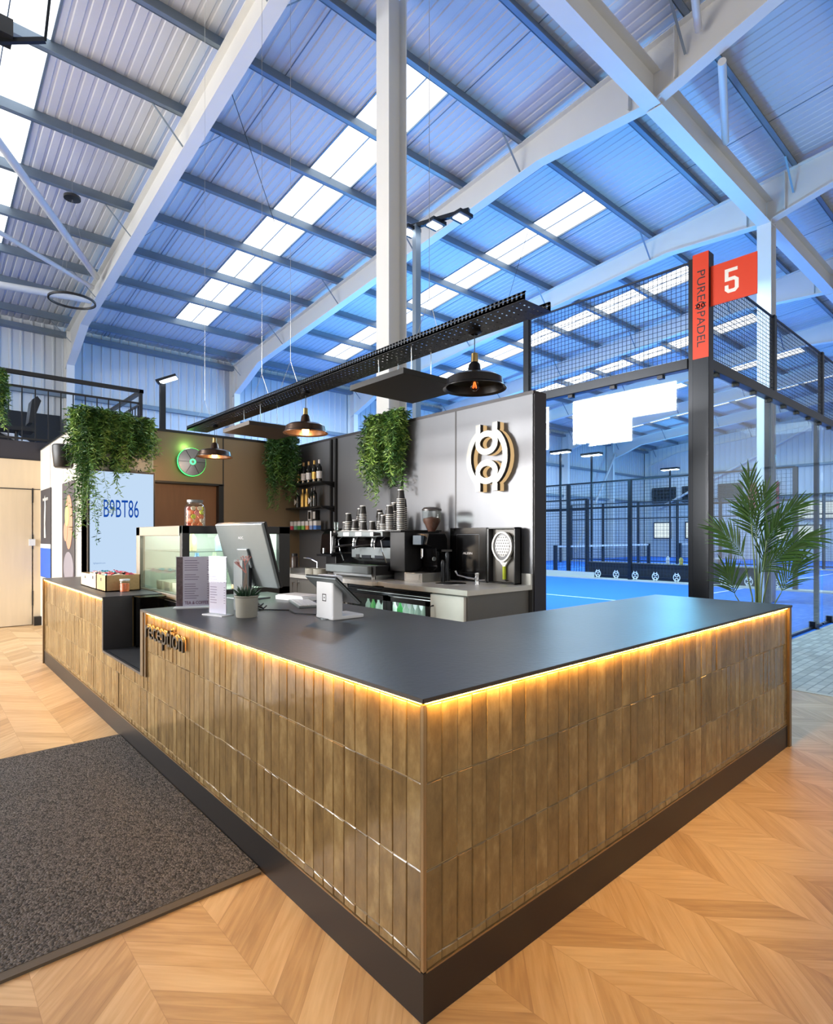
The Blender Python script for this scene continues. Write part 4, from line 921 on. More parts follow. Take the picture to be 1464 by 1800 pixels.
MB().box((XB+.08, 2.52, .08), (XL-.02, 3.78, .10)).box((XB+.08, 2.52, .1), (XB+.6, 2.54, .84)).box((XB+.08, 3.76, .1), (XB+.6, 3.78, .84)).box((XB+.58, 2.52, .1), (XL-.02, 3.78, .84)).box((XB+.08, 2.52, .82), (XL-.02, 3.78, .84)).build('body', M['black'], fg)
MB().box((XB+.05, 2.52, .775), (XB+.09, 3.78, .795)).box((XB+.04, 2.52, .80), (XB+.09, 3.78, .82)).box((XB+.05, 2.52, .825), (XB+.09, 3.78, .845)).build('grille', M['charcoal'], fg)
for a, b in ((2.54, 3.13), (3.15, 3.76)):
    dr = MB().box((XB+.05, a, .12), (XB+.075, a+.05, .765)).box((XB+.05, b-.05, .12), (XB+.075, b, .765)).box((XB+.05, a, .72), (XB+.075, b, .765)).box((XB+.05, a, .12), (XB+.075, b, .17)).build('door', M['black'], fg)
    MB().box((XB+.058, a+.05, .17), (XB+.064, b-.05, .72)).build('pane', M['glass'], dr)
MB().box((XB+.1, 2.6, .80), (XB+.13, 3.7, .81)).build('interior_light', emis('fridge_light', (236, 255, 246), 9), fg)
MB().box((XB+.55, 2.56, .12), (XB+.57, 3.74, .8)).build('liner', M['whiteplastic'], fg)
MB().box((XB+.12, 2.56, .46), (XB+.55, 3.74, .47)).build('shelf', M['whiteplastic'], fg)
fr_ = colm('fridge_bottle', (206, 222, 214), .2); gr_ = colm('fridge_green', (70, 170, 90), .3)
bb0 = None
for i in range(13):
    y = 2.62+i*.087
    t = tag(MB().lathe([(0, 0), (.032, 0), (.032, .16), (.012, .2), (.012, .23), (0, .23)], (0, 0, 0), 14, False).build('drink_bottle', gr_ if i in (6, 11) else fr_, smooth=True), 'green drink bottle in the lit fridge' if i in (6, 11) else 'pale drink bottle in the lit fridge', 'bottle', 'green bottles in the lit fridge' if i in (6, 11) else 'pale bottles in the lit fridge')
    t.location = (XB+.22, y, .471)
cb = thing('grey_cabinet', (2.7, 4.6, 0), 'grey double-door cabinet at the corner end of the bench', 'cabinet')
MB().box((XB+.05, 3.80, .08), (XL-.01, 5.3, ZB-.046)).build('body', mat('grey_steel_side', (112, 110, 108), .35, .4), cb)
for i, (a, b) in enumerate(((3.85, 4.32), (4.33, 4.80), (4.81, 5.28))):
    dd = MB().box((XB+.03, a, .1), (XB+.05, b, ZB-.07)).build('door', mat('grey_steel_door', (120, 118, 114), .32, .5), cb)
    yy = b-.05 if i == 1 else a+.05
    MB().tube([(XB+.03, yy, .80), (XB, yy, .795), (XB, yy, .64), (XB+.03, yy, .635)], .006, 8).build('handle', M['chrome'], dd, smooth=True)

# coffee machine (customer side towards the wall is dark; barista side faces the counter)
cm = thing('coffee_machine', (2.75, 3.85, ZB), 'two-group black and chrome espresso machine stacked with cups', 'coffee machine')
ya, yb = 3.42, 4.27
MB().prism([(2.60, .98), (3.08, .98), (3.10, 1.2), (3.06, 1.40), (2.62, 1.40), (2.78, 1.30), (2.80, 1.16), (2.62, 1.04)], (0, yb, 0), (1, 0, 0), (0, 0, 1), .85).build('body', M['black_gloss'], cm, bevel=.006)
MB().box((2.55, ya+.02, 1.335), (2.70, yb, 1.395)).build('control_head', M['alu'], cm, bevel=.01)
MB().box((2.60, ya, 1.395), (3.08, yb+.02, 1.405)).build('cup_tray', M['steel'], cm)
MB().box((2.72, ya+.05, 1.05), (2.74, yb-.05, 1.22)).build('splash_panel', M['alu'], cm)
for y in (3.62, 3.86): MB().box((2.712, y, 1.09), (2.72, y+.16, 1.135)).build('vent_slot', M['charcoal'], cm)
MB().box((2.712, 4.07, 1.09), (2.72, 4.13, 1.14)).build('badge', M['black'], cm)
MB().box((2.40, 3.49, .955), (2.78, 4.27, 1.035)).build('drip_tray', M['alu'], cm, bevel=.008)
MB().box((2.45, 3.42, .945), (3.05, 3.49, 1.04)).build('tray_side', M['black'], cm)
for y in (3.58, 3.85, 4.08):
    MB().box((2.545, y-.055, 1.345), (2.552, y+.055, 1.385)).build('button_panel', M['whiteplastic'], cm)
for y in (3.68, 4.02):
    g = MB().tube([(2.64, y, 1.34), (2.62, y, 1.27)], .036, 18).build('group_head', M['chrome'], cm, smooth=True)
    pf = MB().tube([(2.62, y, 1.265), (2.62, y, 1.235)], .034, 18).build('portafilter', M['chrome'], cm, smooth=True)
    MB().tube([(2.60, y+.02, 1.25), (2.50, y+.10, 1.235), (2.44, y+.14, 1.215)], [.011, .014, .012], 10).build('handle', M['black'], pf, smooth=True)
    MB().tube([(2.62, y-.012, 1.235), (2.62, y-.016, 1.205)], .006, 8).build('spout', M['chrome'], pf, smooth=True)
for y in (3.46, 4.24):
    MB().tube([(2.60, y, 1.33), (2.55, y, 1.30), (2.56, y-.01, 1.18), (2.60, y-.03, 1.07)], .006, 8).build('steam_wand', M['chrome'], cm, smooth=True)
    MB().tube([(2.56, y+.02, 1.365), (2.49, y+.05, 1.365)], [.014, .022], 12).build('steam_knob', M['black'], cm, smooth=True)
for x in (2.5, 3.0):
    for y in (3.52, 4.2): MB().tube([(x, y, ZB), (x, y, .96)], .022, 12).build('leg', M['steel'], cm, smooth=True)
MB().box((2.46, 3.5, .925), (2.5, 4.2, .95)).build('front_rail', M['steel'], cm)
for s in range(2):
    y = 3.28+.0*s
# cups
def cup_proto():
    mb = MB(); mb.cur = 0; n = 14
    mb.lathe([(.0425, .006), (.0315, .092)], (0, 0, 0), n, False)
    mb.cur = 1; mb.lathe([(.0405, .004), (.0442, .0), (.0442, .0036), (.0425, .005)], (0, 0, 0), n, False)
    mb.lathe([(.0315, .092), (.0318, .1), (.029, .1), (.0285, .093), (.0, .093)], (0, 0, 0), n, False)
    return mb
cproto = cup_proto().build('paper_cup', [M['cup'], M['cupw']], smooth=True)
first = [True]
def stack(x, y, z, n, lab, grp):
    n = max(1, round(n*.72))
    for k in range(n):
        o = cproto if first[0] else cproto.copy()
        if first[0]: first[0] = False
        else: C.objects.link(o)
        o.location = (x+random.uniform(-.001, .001), y+random.uniform(-.001, .001), z+k*.0195); o.rotation_euler = (0, 0, random.random()*6)
        tag(o, lab, 'cup', grp)
L1 = 'black takeaway cup upside down in a stack on top of the espresso machine'
for (y, x, n) in [(4.29, 2.68, 1), (4.20, 2.66, 8), (4.20, 2.82, 12), (4.07, 2.66, 3), (3.98, 2.70, 14), (3.93, 2.90, 11), (3.84, 2.84, 9), (3.78, 2.68, 2), (3.86, 2.62, 1), (3.72, 2.86, 11)]:
    stack(x, y, 1.406, n, L1, 'cups on the espresso machine')
L2 = 'black takeaway cup upside down in the tall stacks between machine and grinder'
tb = thing('cup_stand', (2.85, 3.33, ZB), 'black stand between the espresso machine and the grinder carrying cup stacks', 'stand')
MB().box((2.62, 3.17, .99), (3.10, 3.40, 1.39)).build('body', M['black'], tb, bevel=.005)
MB().box((2.56, 3.16, 1.39), (3.12, 3.41, 1.405)).build('top', M['black'], tb)
MB().box((2.66, 3.2, ZB), (3.06, 3.38, .99)).build('base', M['black'], tb)
for (y, x, n) in [(3.53, 2.64, 5), (3.55, 2.80, 15), (3.43, 2.64, 13), (3.43, 2.82, 18), (3.30, 2.68, 23)]:
    stack(x, y, 1.406, n, L2, 'cups on the black stand')
gl = thing('drinking_glass', (2.62, 4.37, 1.41), 'clear tumbler at the left end of the espresso machine top', 'glass')
MB().lathe([(.028, 0), (.033, .1), (.031, .1), (.026, .005), (0, .005)], (2.62, 4.39, 1.406), 18, False).build('tumbler', M['glass'], gl, smooth=True); MB().box((2.6, 4.38, 1.36), (2.9, 4.42, 1.405)).build('rest', M['steel'], gl)

# grinder
gd = thing('coffee_grinder', (2.85, 3.02, ZB), 'black coffee grinder with a clear hopper of beans beside the grey wall', 'grinder')
gx, gy = 2.86, 3.03
MB().prism([(-.10, .09), (.10, .09), (.10, .2), (.12, .26), (.12, .42), (.09, .47), (-.14, .47), (-.17, .36), (-.04, .32), (-.02, .14)], (gx, gy+.1, ZB), (1, 0, 0), (0, 0, 1), .2).build('body', M['black_gloss'], gd, bevel=.006)
MB().box((gx-.26, gy-.14, ZB), (gx+.12, gy+.12, ZB+.085)).build('knock_drawer', M['steel'], gd, bevel=.003)
MB().box((gx-.263, gy-.10, ZB+.02), (gx-.26, gy+.09, ZB+.07)).build('drawer_front', M['steel_pale'], gd)
MB().lathe([(.035, .47), (.04, .49), (.045, .50), (.095, .60), (.10, .70)], (gx, gy, ZB), 28, False).build('hopper', M['glass'], gd, smooth=True)
MB().lathe([(0, .49), (.036, .49), (.04, .502), (.085, .59), (.088, .62), (.0, .64)], (gx, gy, ZB), 24, False).build('coffee_beans', M['beans'], gd, smooth=True)['kind'] = 'stuff'
MB().lathe([(.0, .735), (.08, .73), (.102, .71), (.102, .70), (.0, .70)], (gx, gy, ZB), 28, False).build('lid', mat('smoky_lid', (54, 48, 46), .3), gd, smooth=True)
MB().box((gx-.19, gy-.05, ZB+.36), (gx-.15, gy+.07, ZB+.45)).build('display', mat('grinder_display', (78, 92, 106), .2), gd)
MB().tube([(gx-.13, gy, ZB+.32), (gx-.13, gy, ZB+.24), (gx-.15, gy, ZB+.22)], .014, 10).build('chute', M['chrome'], gd, smooth=True)
MB().tube([(gx-.07, gy-.10, ZB+.22), (gx-.07, gy-.115, ZB+.22)], .02, 16).build('knob', M['alu'], gd, smooth=True)
for i, (x, y, h) in enumerate([(2.92, 2.87, .30), (2.82, 2.83, .21)]):
    t = thing('coffee_tamper', (x, y, ZB), ['tall slender dark metal tool beside the grinder', 'short dark metal tamper between grinder and black case'][i], 'tamper')
    MB().lathe([(0, 0), (.022, 0), (.024, h*.3), (.018, h*.6), (.024, h*.85), (.012, h), (0, h)], (x, y, ZB), 16, False).build('body', M['charcoal'], t, smooth=True)
    if i == 0: MB().bar((x-.06, y+.02, ZB+h), (x+.04, y-.02, ZB+h), .02).build('handle', M['black'], t)
# boiler / tap dispenser
bo = thing('water_dispenser', (2.85, 4.75, ZB), 'black rounded hot water dispenser left of the espresso machine', 'dispenser')
MB().prism([(-.17, .22), (.14, .22), (.14, .50), (.08, .54), (-.06, .54), (-.15, .47)], (2.88, 4.90, ZB), (1, 0, 0), (0, 0, 1), .3).build('body', M['black_gloss'], bo, bevel=.03)
MB().box((2.78, 4.64, ZB), (3.02, 4.86, ZB+.22)).build('base', M['black'], bo, bevel=.008)
MB().box((2.69, 4.60, ZB+.20), (3.02, 4.93, ZB+.225)).build('drip_shelf', M['charcoal'], bo)
MB().tube([(2.70, 4.62, ZB+.24), (2.70, 4.62, ZB+.50)], .008, 8).build('chrome_edge', M['chrome'], bo, smooth=True)
MB().tube([(2.66, 4.72, ZB+.30), (2.66, 4.72, ZB+.24)], .014, 10).build('spout', M['chrome'], bo, smooth=True)
jr = thing('coffee_jar', (2.5, 5.1, ZB), 'dark lidded coffee jar on the corner of the bench', 'jar')
MB().lathe([(0, 0), (.045, 0), (.045, .12), (.035, .14), (0, .14)], (2.47, 5.08, ZB+.06), 20, False).build('jar_body', mat('brown_jar', (54, 42, 38), .3), jr, smooth=True)
MB().lathe([(.036, .14), (.038, .17), (0, .175)], (2.47, 5.08, ZB+.06), 20, False).build('lid', M['black'], jr, smooth=True)
tag(MB().box((2.36, 4.98, ZB-.003), (2.56, 5.2, ZB+.058)).build('knock_box', M['steel']), 'small steel box beneath the dark coffee jar', 'box')
for i, y in enumerate((4.62, 4.44)):
    t = thing('round_tub', (2.44, y, ZB), ['pale grey round tub on the bench, nearer the corner', 'pale grey round tub on the bench, nearer the espresso machine'][i], 'tub')
    MB().lathe([(0, 0), (.08, 0), (.082, .075), (.078, .075), (.076, .01), (0, .01)], (2.44, y, ZB-.003), 24, False).build('tub', M['concrete'], t, smooth=True)
tp = thing('mixer_tap', (2.8, 5.0, ZB), 'slim chrome tap by the dispenser', 'tap')
MB().tube([(2.62, 4.80, ZB), (2.62, 4.80, ZB+.13), (2.58, 4.9, ZB+.17), (2.54, 4.98, ZB+.18)], .008, 8).build('spout', M['chrome'], tp, smooth=True)
MB().tube([(2.62, 4.80, ZB), (2.62, 4.80, ZB+.05)], .018, 12).build('base', M['chrome'], tp, smooth=True)
# hand basin and tap
bs = thing('hand_basin', (2.72, 2.62, ZB), 'small round steel basin set in the bench below the racket case', 'basin')
MB().lathe([(.13, .003), (.145, .004), (.145, .001), (.13, .0), (.12, .0015)], (2.72, 2.62, ZB), 32, False).build('rim', M['chrome'], bs, smooth=True)
MB().lathe([(0, .0012), (.128, .002)], (2.72, 2.62, ZB), 32, False).build('bowl', M['charcoal'], bs, smooth=True)
tp = thing('basin_tap', (2.86, 2.40, ZB), 'short chrome lever tap beside the small round basin', 'tap')
MB().lathe([(0, 0), (.024, 0), (.02, .02), (.019, .085), (.022, .09), (.02, .105), (0, .107)], (2.84, 2.40, ZB), 18, False).build('body', M['chrome'], tp, smooth=True)
MB().tube([(2.83, 2.42, ZB+.05), (2.79, 2.49, ZB+.06), (2.75, 2.56, ZB+.08), (2.74, 2.58, ZB+.12)], .009, 10).build('spout', M['chrome'], tp, smooth=True)
MB().tube([(2.84, 2.37, ZB+.04), (2.86, 2.32, ZB+.045)], .007, 8).build('lever', M['chrome'], tp, smooth=True)
# racket case
rc = thing('racket_case', (3.05, 2.55, ZB), 'open black presentation case standing on the bench, its left lid lettered', 'case')
MB().box((3.045, 2.47, ZB), (3.07, 2.955, 1.425)).build('lid', M['black_gloss'], rc)
MB().box((3.05, 2.13, ZB), (3.145, 2.14, 1.425)).box((3.05, 2.445, ZB), (3.145, 2.465, 1.425)).box((3.05, 2.13, ZB), (3.145, 2.465, ZB+.012)).box((3.05, 2.13, 1.413), (3.145, 2.465, 1.425)).box((3.13, 2.13, ZB), (3.145, 2.465, 1.425)).build('tray', M['black'], rc)
MB().box((3.115, 2.142, ZB+.013), (3.13, 2.444, 1.412)).build('lining', mat('grey_lining', (120, 118, 114), .6), rc)
ln = MB()
for a, b in (((2.56, 1.36), (2.56, .98)), ((2.86, 1.36), (2.86, .98)), ((2.56, 1.36), (2.86, 1.36)), ((2.56, .98), (2.86, .98))): ln.bar((3.0445, a[0], a[1]), (3.0445, b[0], b[1]), .004, .001, (1, 0, 0))
ln.build('line_border', M['charcoal'], rc)
text_mb('ALZEN', (3.044, 2.775, 1.165), (0, -1, 0), (0, 0, 1), .125, .02, -.001).build('lettering', M['paper'], rc)
rk = thing('padel_racket', (3.09, 2.29, ZB), 'silver padel racket with a lime green grip inside the black case', 'racket')
def oval(r, n=28, k=1.0): 
    out = []
    for i in range(n):
        a = 2*PI*i/n; c, s = math.cos(a), math.sin(a); w = r*(1.0 if s > -.2 else 1.0-.22*(-s-.2)); out.append((w*c, r*1.18*s))
    return out
ro = Vector((3.09, 2.29, 1.245))
MB().prism(oval(.108), ro, (0, -1, 0), (0, 0, 1), .02).build('face', mat('racket_grey', (92, 94, 98), .35), rk)
MB().ribbon(oval(.113), .014, ro+Vector((-.006, 0, 0)), (0, -1, 0), (0, 0, 1), .03, True).build('rim', M['signw'], rk)
MB().prism(oval(.085), ro+Vector((-.0205, 0, .005)), (0, -1, 0), (0, 0, 1), .002).build('white_pattern', mat('racket_white', (176, 176, 174), .5), rk)
hl = MB()
for i in range(-3, 4):
    for j in range(-3, 4):
        y, z = i*.027+(.013 if j % 2 else 0), j*.027
        if (y/.085)**2+(z/.1)**2 < 1: hl.prism([(.0065*math.cos(q*PI/4), .0065*math.sin(q*PI/4)) for q in range(8)], ro+Vector((-.0226, -y, z+.005)), (0, -1, 0), (0, 0, 1), .0015)
hl.build('hole', M['black'], rk)['kind'] = 'stuff'
for s in (-1, 1): MB().bar((3.095, 2.29+s*.075, 1.15), (3.095, 2.29+s*.012, 1.075), .018, .02, (1, 0, 0)).build('throat', M['signw'], rk)
MB().box((3.085, 2.275, 1.06), (3.105, 2.305, 1.12)).build('yoke', M['signw'], rk)
MB().tube([(3.095, 2.29, .94), (3.095, 2.29, 1.06)], .017, 12).build('grip', M['lime'], rk, smooth=True)
MB().tube([(3.09, 2.28, .935), (3.08, 2.25, .925), (3.08, 2.23, .935), (3.09, 2.26, .93)], .004, 6).build('wrist_strap', M['black'], rk)

# ================================================================= DISPLAY CASE
XA, XC, YN, YF, ZC = .43, 1.31, 3.10, 4.22, 1.42
dc = thing('pastry_case', ((XA+XC)/2, 3.6, 0), 'glass pastry display case with black frame behind the reception recess', 'display case')
reflf = mat('case_frame_reflection', (136, 126, 112), .4, .3)  # side frame coloured lighter than the black one to paint in its reflection
MB().box((XA, YN, .0), (XC, YF, .86)).build('base', M['black'], dc)
f = MB()
for a, b in (((XA, YN, ZC-.06), (XC, YN+.05, ZC)), ((XA, YN, .86), (XA+.055, YN+.05, ZC)), ((XC-.10, YN, .86), (XC, YN+.05, ZC)), ((XA, YN, .86), (XC, YN+.05, .93)), ((XC-.05, YN, ZC-.04), (XC, YF, ZC)), ((XC-.04, YF-.04, .86), (XC, YF, ZC))): f.box(a, b)
f.build('black_frame', M['black'], dc, bevel=.004)
f = MB()
for a, b in (((XA-.005, YN+.05, ZC-.075), (XA+.04, YF, ZC)), ((XA-.005, YF-.10, .86), (XA+.04, YF, ZC)), ((XA-.005, YN+.05, .86), (XA+.04, YF, .90)), ((XA, YF-.04, ZC-.05), (XC-.05, YF, ZC))): f.box(a, b)
f.build('reflection_tinted_frame', reflf, dc, bevel=.004)
MB().box((XA+.01, YN+.05, .9), (XA+.016, YF-.1, ZC-.075)).build('side_glass', M['glass'], dc)
MB().box((XA+.055, YN+.02, .93), (XC-.10, YN+.026, ZC-.06)).build('front_glass', M['glass'], dc)
MB().box((XA+.04, YN+.05, ZC-.012), (XC-.05, YF-.04, ZC-.004)).build('top_panel', M['black'], dc)
MB().box((XC-.06, YN+.05, .88), (XC-.05, YF-.04, ZC-.04)).box((XA+.04, YF-.05, .88), (XC-.05, YF-.042, ZC-.04)).build('back_panel', mat('mirror_back', (202, 208, 196), .25, .2), dc)
for z in (1.06, 1.22): MB().box((XA+.05, YN+.08, z), (XC-.08, YF-.08, z+.006)).build('shelf', M['glass'], dc)
MB().box((XA+.05, YN+.06, .875), (XC-.06, YF-.05, .885)).build('deck', M['offw'], dc)
MB().box((XA+.08, YN+.06, ZC-.03), (XC-.1, YN+.08, ZC-.02)).build('strip_light', emis('case_light', (236, 250, 244), 70), dc)
cols = [(206, 190, 140), (150, 180, 190), (214, 168, 120), (120, 160, 196), (190, 206, 160), (222, 214, 200)]
k = 0
for z in (.886, 1.067, 1.227):
    for x in (.62, .80, .98):
        rgb = cols[k % 6]; k += 1
        t = tag(MB().lathe([(0, 0), (.034, 0), (.034, .10), (.015, .125), (.015, .145), (0, .145)], (x, YN+.22+.1*(k % 2), z), 16, False).build('juice_bottle', colm('juice_%d' % (k % 6), rgb, .25), smooth=True), 'small pastel drink bottle on a shelf of the glass display case', 'bottle', 'drink bottles in the display case')
for y in (3.6, 3.8, 4.0):
    tag(MB().box((.55, y-.07, .886), (.85, y+.07, .96)).build('cake_box', colm('cream_box', (226, 214, 188))), 'cream box on the floor of the glass display case', 'box', 'cream boxes in the display case')
lamp('case_lamp', 'AREA', ((XA+XC)/2, 3.65, ZC-.03), 9, (.92, 1, .96), .7, ((XA+XC)/2, 3.65, .9), .9)
lamp('fridge_lamp', 'AREA', (2.45, 3.15, .80), 5, (.92, 1, .97), 1.1, (2.5, 3.15, .2), .1).rotation_euler = (0, 0, 0)
# sweets jar
sj_ = thing('sweet_jar', (.82, 3.9, ZC), 'clear glass jar of orange and yellow sweets on top of the display case', 'jar')
MB().lathe([(0, 0), (.08, 0), (.084, .01), (.084, .17), (.07, .2), (.062, .205), (.062, .22)], (.82, 3.9, ZC), 28, False).build('glass_jar', M['glass'], sj_, smooth=True)
MB().lathe([(0, .22), (.066, .22), (.068, .24), (0, .243)], (.82, 3.9, ZC), 28, False).build('lid', M['alu'], sj_, smooth=True)
swc = [colm('sweet_orange', (222, 130, 80)), colm('sweet_lime', (196, 206, 60)), colm('sweet_pink', (214, 120, 110)), colm('sweet_cream', (226, 206, 176))]
rnd = random.Random(5); z = 0; spro = None
for lay in range(5):
    for a in range(6):
        ang = a*PI/3+lay*.5; r = .055; c_ = (.82+r*math.cos(ang), 3.9+r*math.sin(ang), ZC+.022+lay*.036)
        mb = MB(); mb.X = Matrix.Translation(c_) @ Matrix.Rotation(rnd.uniform(.9, 1.6), 4, 'X') @ Matrix.Rotation(rnd.uniform(-.6, .6), 4, 'Y')
        mb.lathe([(0, -.008), (.019, -.006), (.021, 0), (.019, .006), (0, .008)], (0, 0, 0), 12, False)
        o = mb.build('wrapped_sweet', swc[rnd.choice((0, 0, 1, 2, 3))], smooth=True); tag(o, 'round sweet inside the glass jar on the display case', 'sweet', 'sweets in the glass jar')

# ================================================================= ITEMS ON THE COUNTER
def crate(x0, x1, y0, y1, z0, h, nm_, lab, mt, mt2):
    t = thing(nm_, ((x0+x1)/2, (y0+y1)/2, z0), lab, 'crate'); w = .008
    MB().box((x0, y0, z0), (x0+w, y1, z0+h)).box((x1-w, y0, z0), (x1, y1, z0+h)).box((x0, y0, z0), (x1, y0+w, z0+h)).box((x0, y1-w, z0), (x1, y1, z0+h)).box((x0, y0, z0), (x1, y1, z0+w)).build('box', mt, t)
    MB().box((x0-.001, (y0+y1)/2-.02, z0+h*.62), (x0, (y0+y1)/2+.02, z0+h*.82)).build('hand_hole', M['black'], t)
    return t
crate(.105, .29, 4.42, 4.76, ZT, .115, 'kraft_crate', 'small pale kraft crate at the far end of the row on the counter', M['kraftp'], None)
crate(.10, .34, 4.17, 4.40, ZT, .13, 'kraft_crate', 'pale kraft crate in the middle of the row on the counter', M['kraftp'], None)
crate(.10, .36, 3.86, 4.15, ZT, .13, 'woven_crate', 'brown woven crate filled with coloured wrapped bars on the counter', M['kraft'], None)
rnd = random.Random(9)
wr = [M['red'], M['pink'], M['teal'], colm('dark_wrap', (40, 34, 48)), colm('rose_wrap', (200, 90, 120)), colm('cream_wrap', (226, 210, 190))]
k = 0
for (x0, x1, y0, y1) in ((.12, .34, 3.89, 4.12), (.12, .32, 4.19, 4.38)):
    for i in range(5):
        for j in range(4):
            x = x0+(x1-x0)*(i+.5)/5; y = y0+(y1-y0)*(j+.5)/4; mb = MB(); mb.X = Matrix.Translation((x, y, ZT+.122)) @ Matrix.Rotation(rnd.uniform(0, 3), 4, 'Z') @ Matrix.Rotation(rnd.uniform(-.7, .7), 4, 'Y')
            mb.box((-.026, -.013, -.012), (.026, .013, .012)).prism([(0, 0), (.02, .014), (.02, -.014)], (.026, 0, -.001), (1, 0, 0), (0, 1, 0), .003).prism([(0, 0), (-.02, -.014), (-.02, .014)], (-.026, 0, -.001), (1, 0, 0), (0, 1, 0), .003)
            o = mb.build('wrapped_bar', wr[rnd.randrange(6)], bevel=.002); tag(o, 'small colourful wrapped bar heaped in the kraft crates', 'snack bar', 'wrapped bars in the crates'); k += 1
jr = thing('orange_jar', (.23, 3.82, ZT), 'small clear jar of orange sweets beside the woven crate', 'jar')
MB().lathe([(0, 0), (.036, 0), (.037, .085), (.034, .09)], (.225, 3.80, ZT), 20, False).build('jar_body', M['glass'], jr, smooth=True)
MB().lathe([(0, .003), (.033, .003), (.034, .065), (0, .07)], (.225, 3.80, ZT), 20, False).build('sweets', M['amber'], jr, smooth=True)['kind'] = 'stuff'
MB().lathe([(.036, .088), (.038, .1), (0, .102)], (.225, 3.80, ZT), 20, False).build('lid', M['whiteplastic'], jr, smooth=True)
# menus
def menu(x, y, rz, w, h, lab, title, img):
    t = thing('menu_stand', (x, y, ZT), lab, 'menu', rz=rz)
    MB().box((-w/2-.01, -.04, 0), (w/2+.01, .04, .006)).build('base', M['whiteplastic'], t, world=False)
    MB().box((-w/2, -.003, .006), (w/2, .003, h)).build('holder', glassmat('acrylic', (250, 250, 252)), t, world=False)
    s = MB().box((-w/2+.004, -.0015, .01), (w/2-.004, .0015, h-.004)).build('sheet', mat('menu_paper', (206, 204, 222), .7), t, world=False)
    for sgn in (-1, 1):
        if img: MB().box((-w/2+.005, sgn*.0016, .012), (-w/2+.042, sgn*.0022, h-.006)).build('photo_strip', mat('menu_photo', (96, 78, 84), .6, 0, noise=.8, nscale=60), s, world=False)
        mb = MB()
        for i in range(17):
            z = h-.03-i*.0145
            if i in (5, 9): continue
            x0 = -w/2+(.052 if img else .012); L = (w*.42)*random.uniform(.6, 1); mb.box((x0, sgn*.0016, z), (x0+L, sgn*.002, z+.0035)); mb.box((w/2-.022, sgn*.0016, z), (w/2-.01, sgn*.002, z+.0035))
        mb.build('text_lines', mat('menu_ink', (120, 106, 140), .6), s, world=False)
    if title:
        tm = text_mb(title, (-w/2+.052, -.0024, .022), (1, 0, 0), (0, 0, 1), w-.065, .02, .0005); tm.build('lettering', mat('menu_title', (110, 50, 90), .6), s, world=False)
    return t
menu(.255, 2.40, math.radians(-28), .205, .32, 'acrylic stand with a lilac drinks menu lettered tea and coffee, nearer the recess', 'TEA & COFFEE', True)
menu(.235, 1.975, math.radians(-74), .15, .33, 'tall white acrylic menu stand seen almost edge-on beside the potted plant', '', False)
mh = thing('leaflet_holder', (.40, 2.12, ZT), 'grey plastic leaflet holder behind the menu stands', 'holder')
MB().box((.40, 2.02, ZT), (.44, 2.14, ZT+.30)).build('holder', M['alu'], mh)
# potted plant and coral
pt = thing('potted_plant', (.325, 1.81, ZT), 'spiky green plant in a grey concrete pot with a pink coral behind', 'plant')
MB().lathe([(0, 0), (.056, 0), (.058, .01), (.061, .108), (.066, .112), (.066, .118), (.056, .118), (.054, .09), (0, .09)], (.33, 1.81, ZT), 28, False).build('pot', M['concrete'], pt, smooth=True)
mb = MB(); rnd = random.Random(3)
for i in range(70):
    a = rnd.uniform(0, 2*PI); el = rnd.uniform(.5, 1.5); L = rnd.uniform(.06, .10); d = Vector((math.cos(a)*math.cos(el), math.sin(a)*math.cos(el), math.sin(el))); p = Vector((.33, 1.81, ZT+.09))+Vector((math.cos(a), math.sin(a), 0))*.02
    mb.tube([p, p+d*L*.6, p+d*L+Vector((0, 0, -.006))], [.006, .0045, .0005], 5)
mb.build('leaves', mat('succulent', (38, 66, 44), .4, noise=.3, nscale=30), pt, smooth=True)['kind'] = 'stuff'
co = thing('pink_coral', (.36, 1.90, ZT), 'pink branching coral ornament on a twisted stem above the potted plant', 'ornament')
mb = MB(); rnd = random.Random(8)
def br(p, d, L, r, n):
    q = p+d*L; mb.tube([p, p.lerp(q, .5)+Vector((rnd.uniform(-.004, .004),)*2+(0,)), q], [r, r*.9, r*.75], 6)
    if n > 0:
        for k in range(3 if n > 1 else 2): 
            dd = (d+Vector((rnd.uniform(-.8, .8), rnd.uniform(-.8, .8), rnd.uniform(-.2, .6)))).normalized(); br(q, dd, L*.68, r*.7, n-1)
cx = Vector((.37, 1.90, ZT+.23))
br(cx, Vector((-.1, .2, 1)).normalized(), .045, .004, 3); br(cx, Vector((-.5, .5, .8)).normalized(), .04, .004, 3)
mb.build('branches', M['pink'], co, smooth=True)
MB().tube([(.37, 1.9, ZT+.006), (.375, 1.895, ZT+.12), (.362, 1.9, ZT+.17), (.37, 1.9, ZT+.235)], [.014, .012, .013, .006], 10).build('twisted_stem', mat('driftwood', (150, 136, 124), .8), co, smooth=True)
MB().lathe([(0, 0), (.03, 0), (.03, .008), (0, .008)], (.37, 1.9, ZT), 16, False).build('foot', M['black'], co)
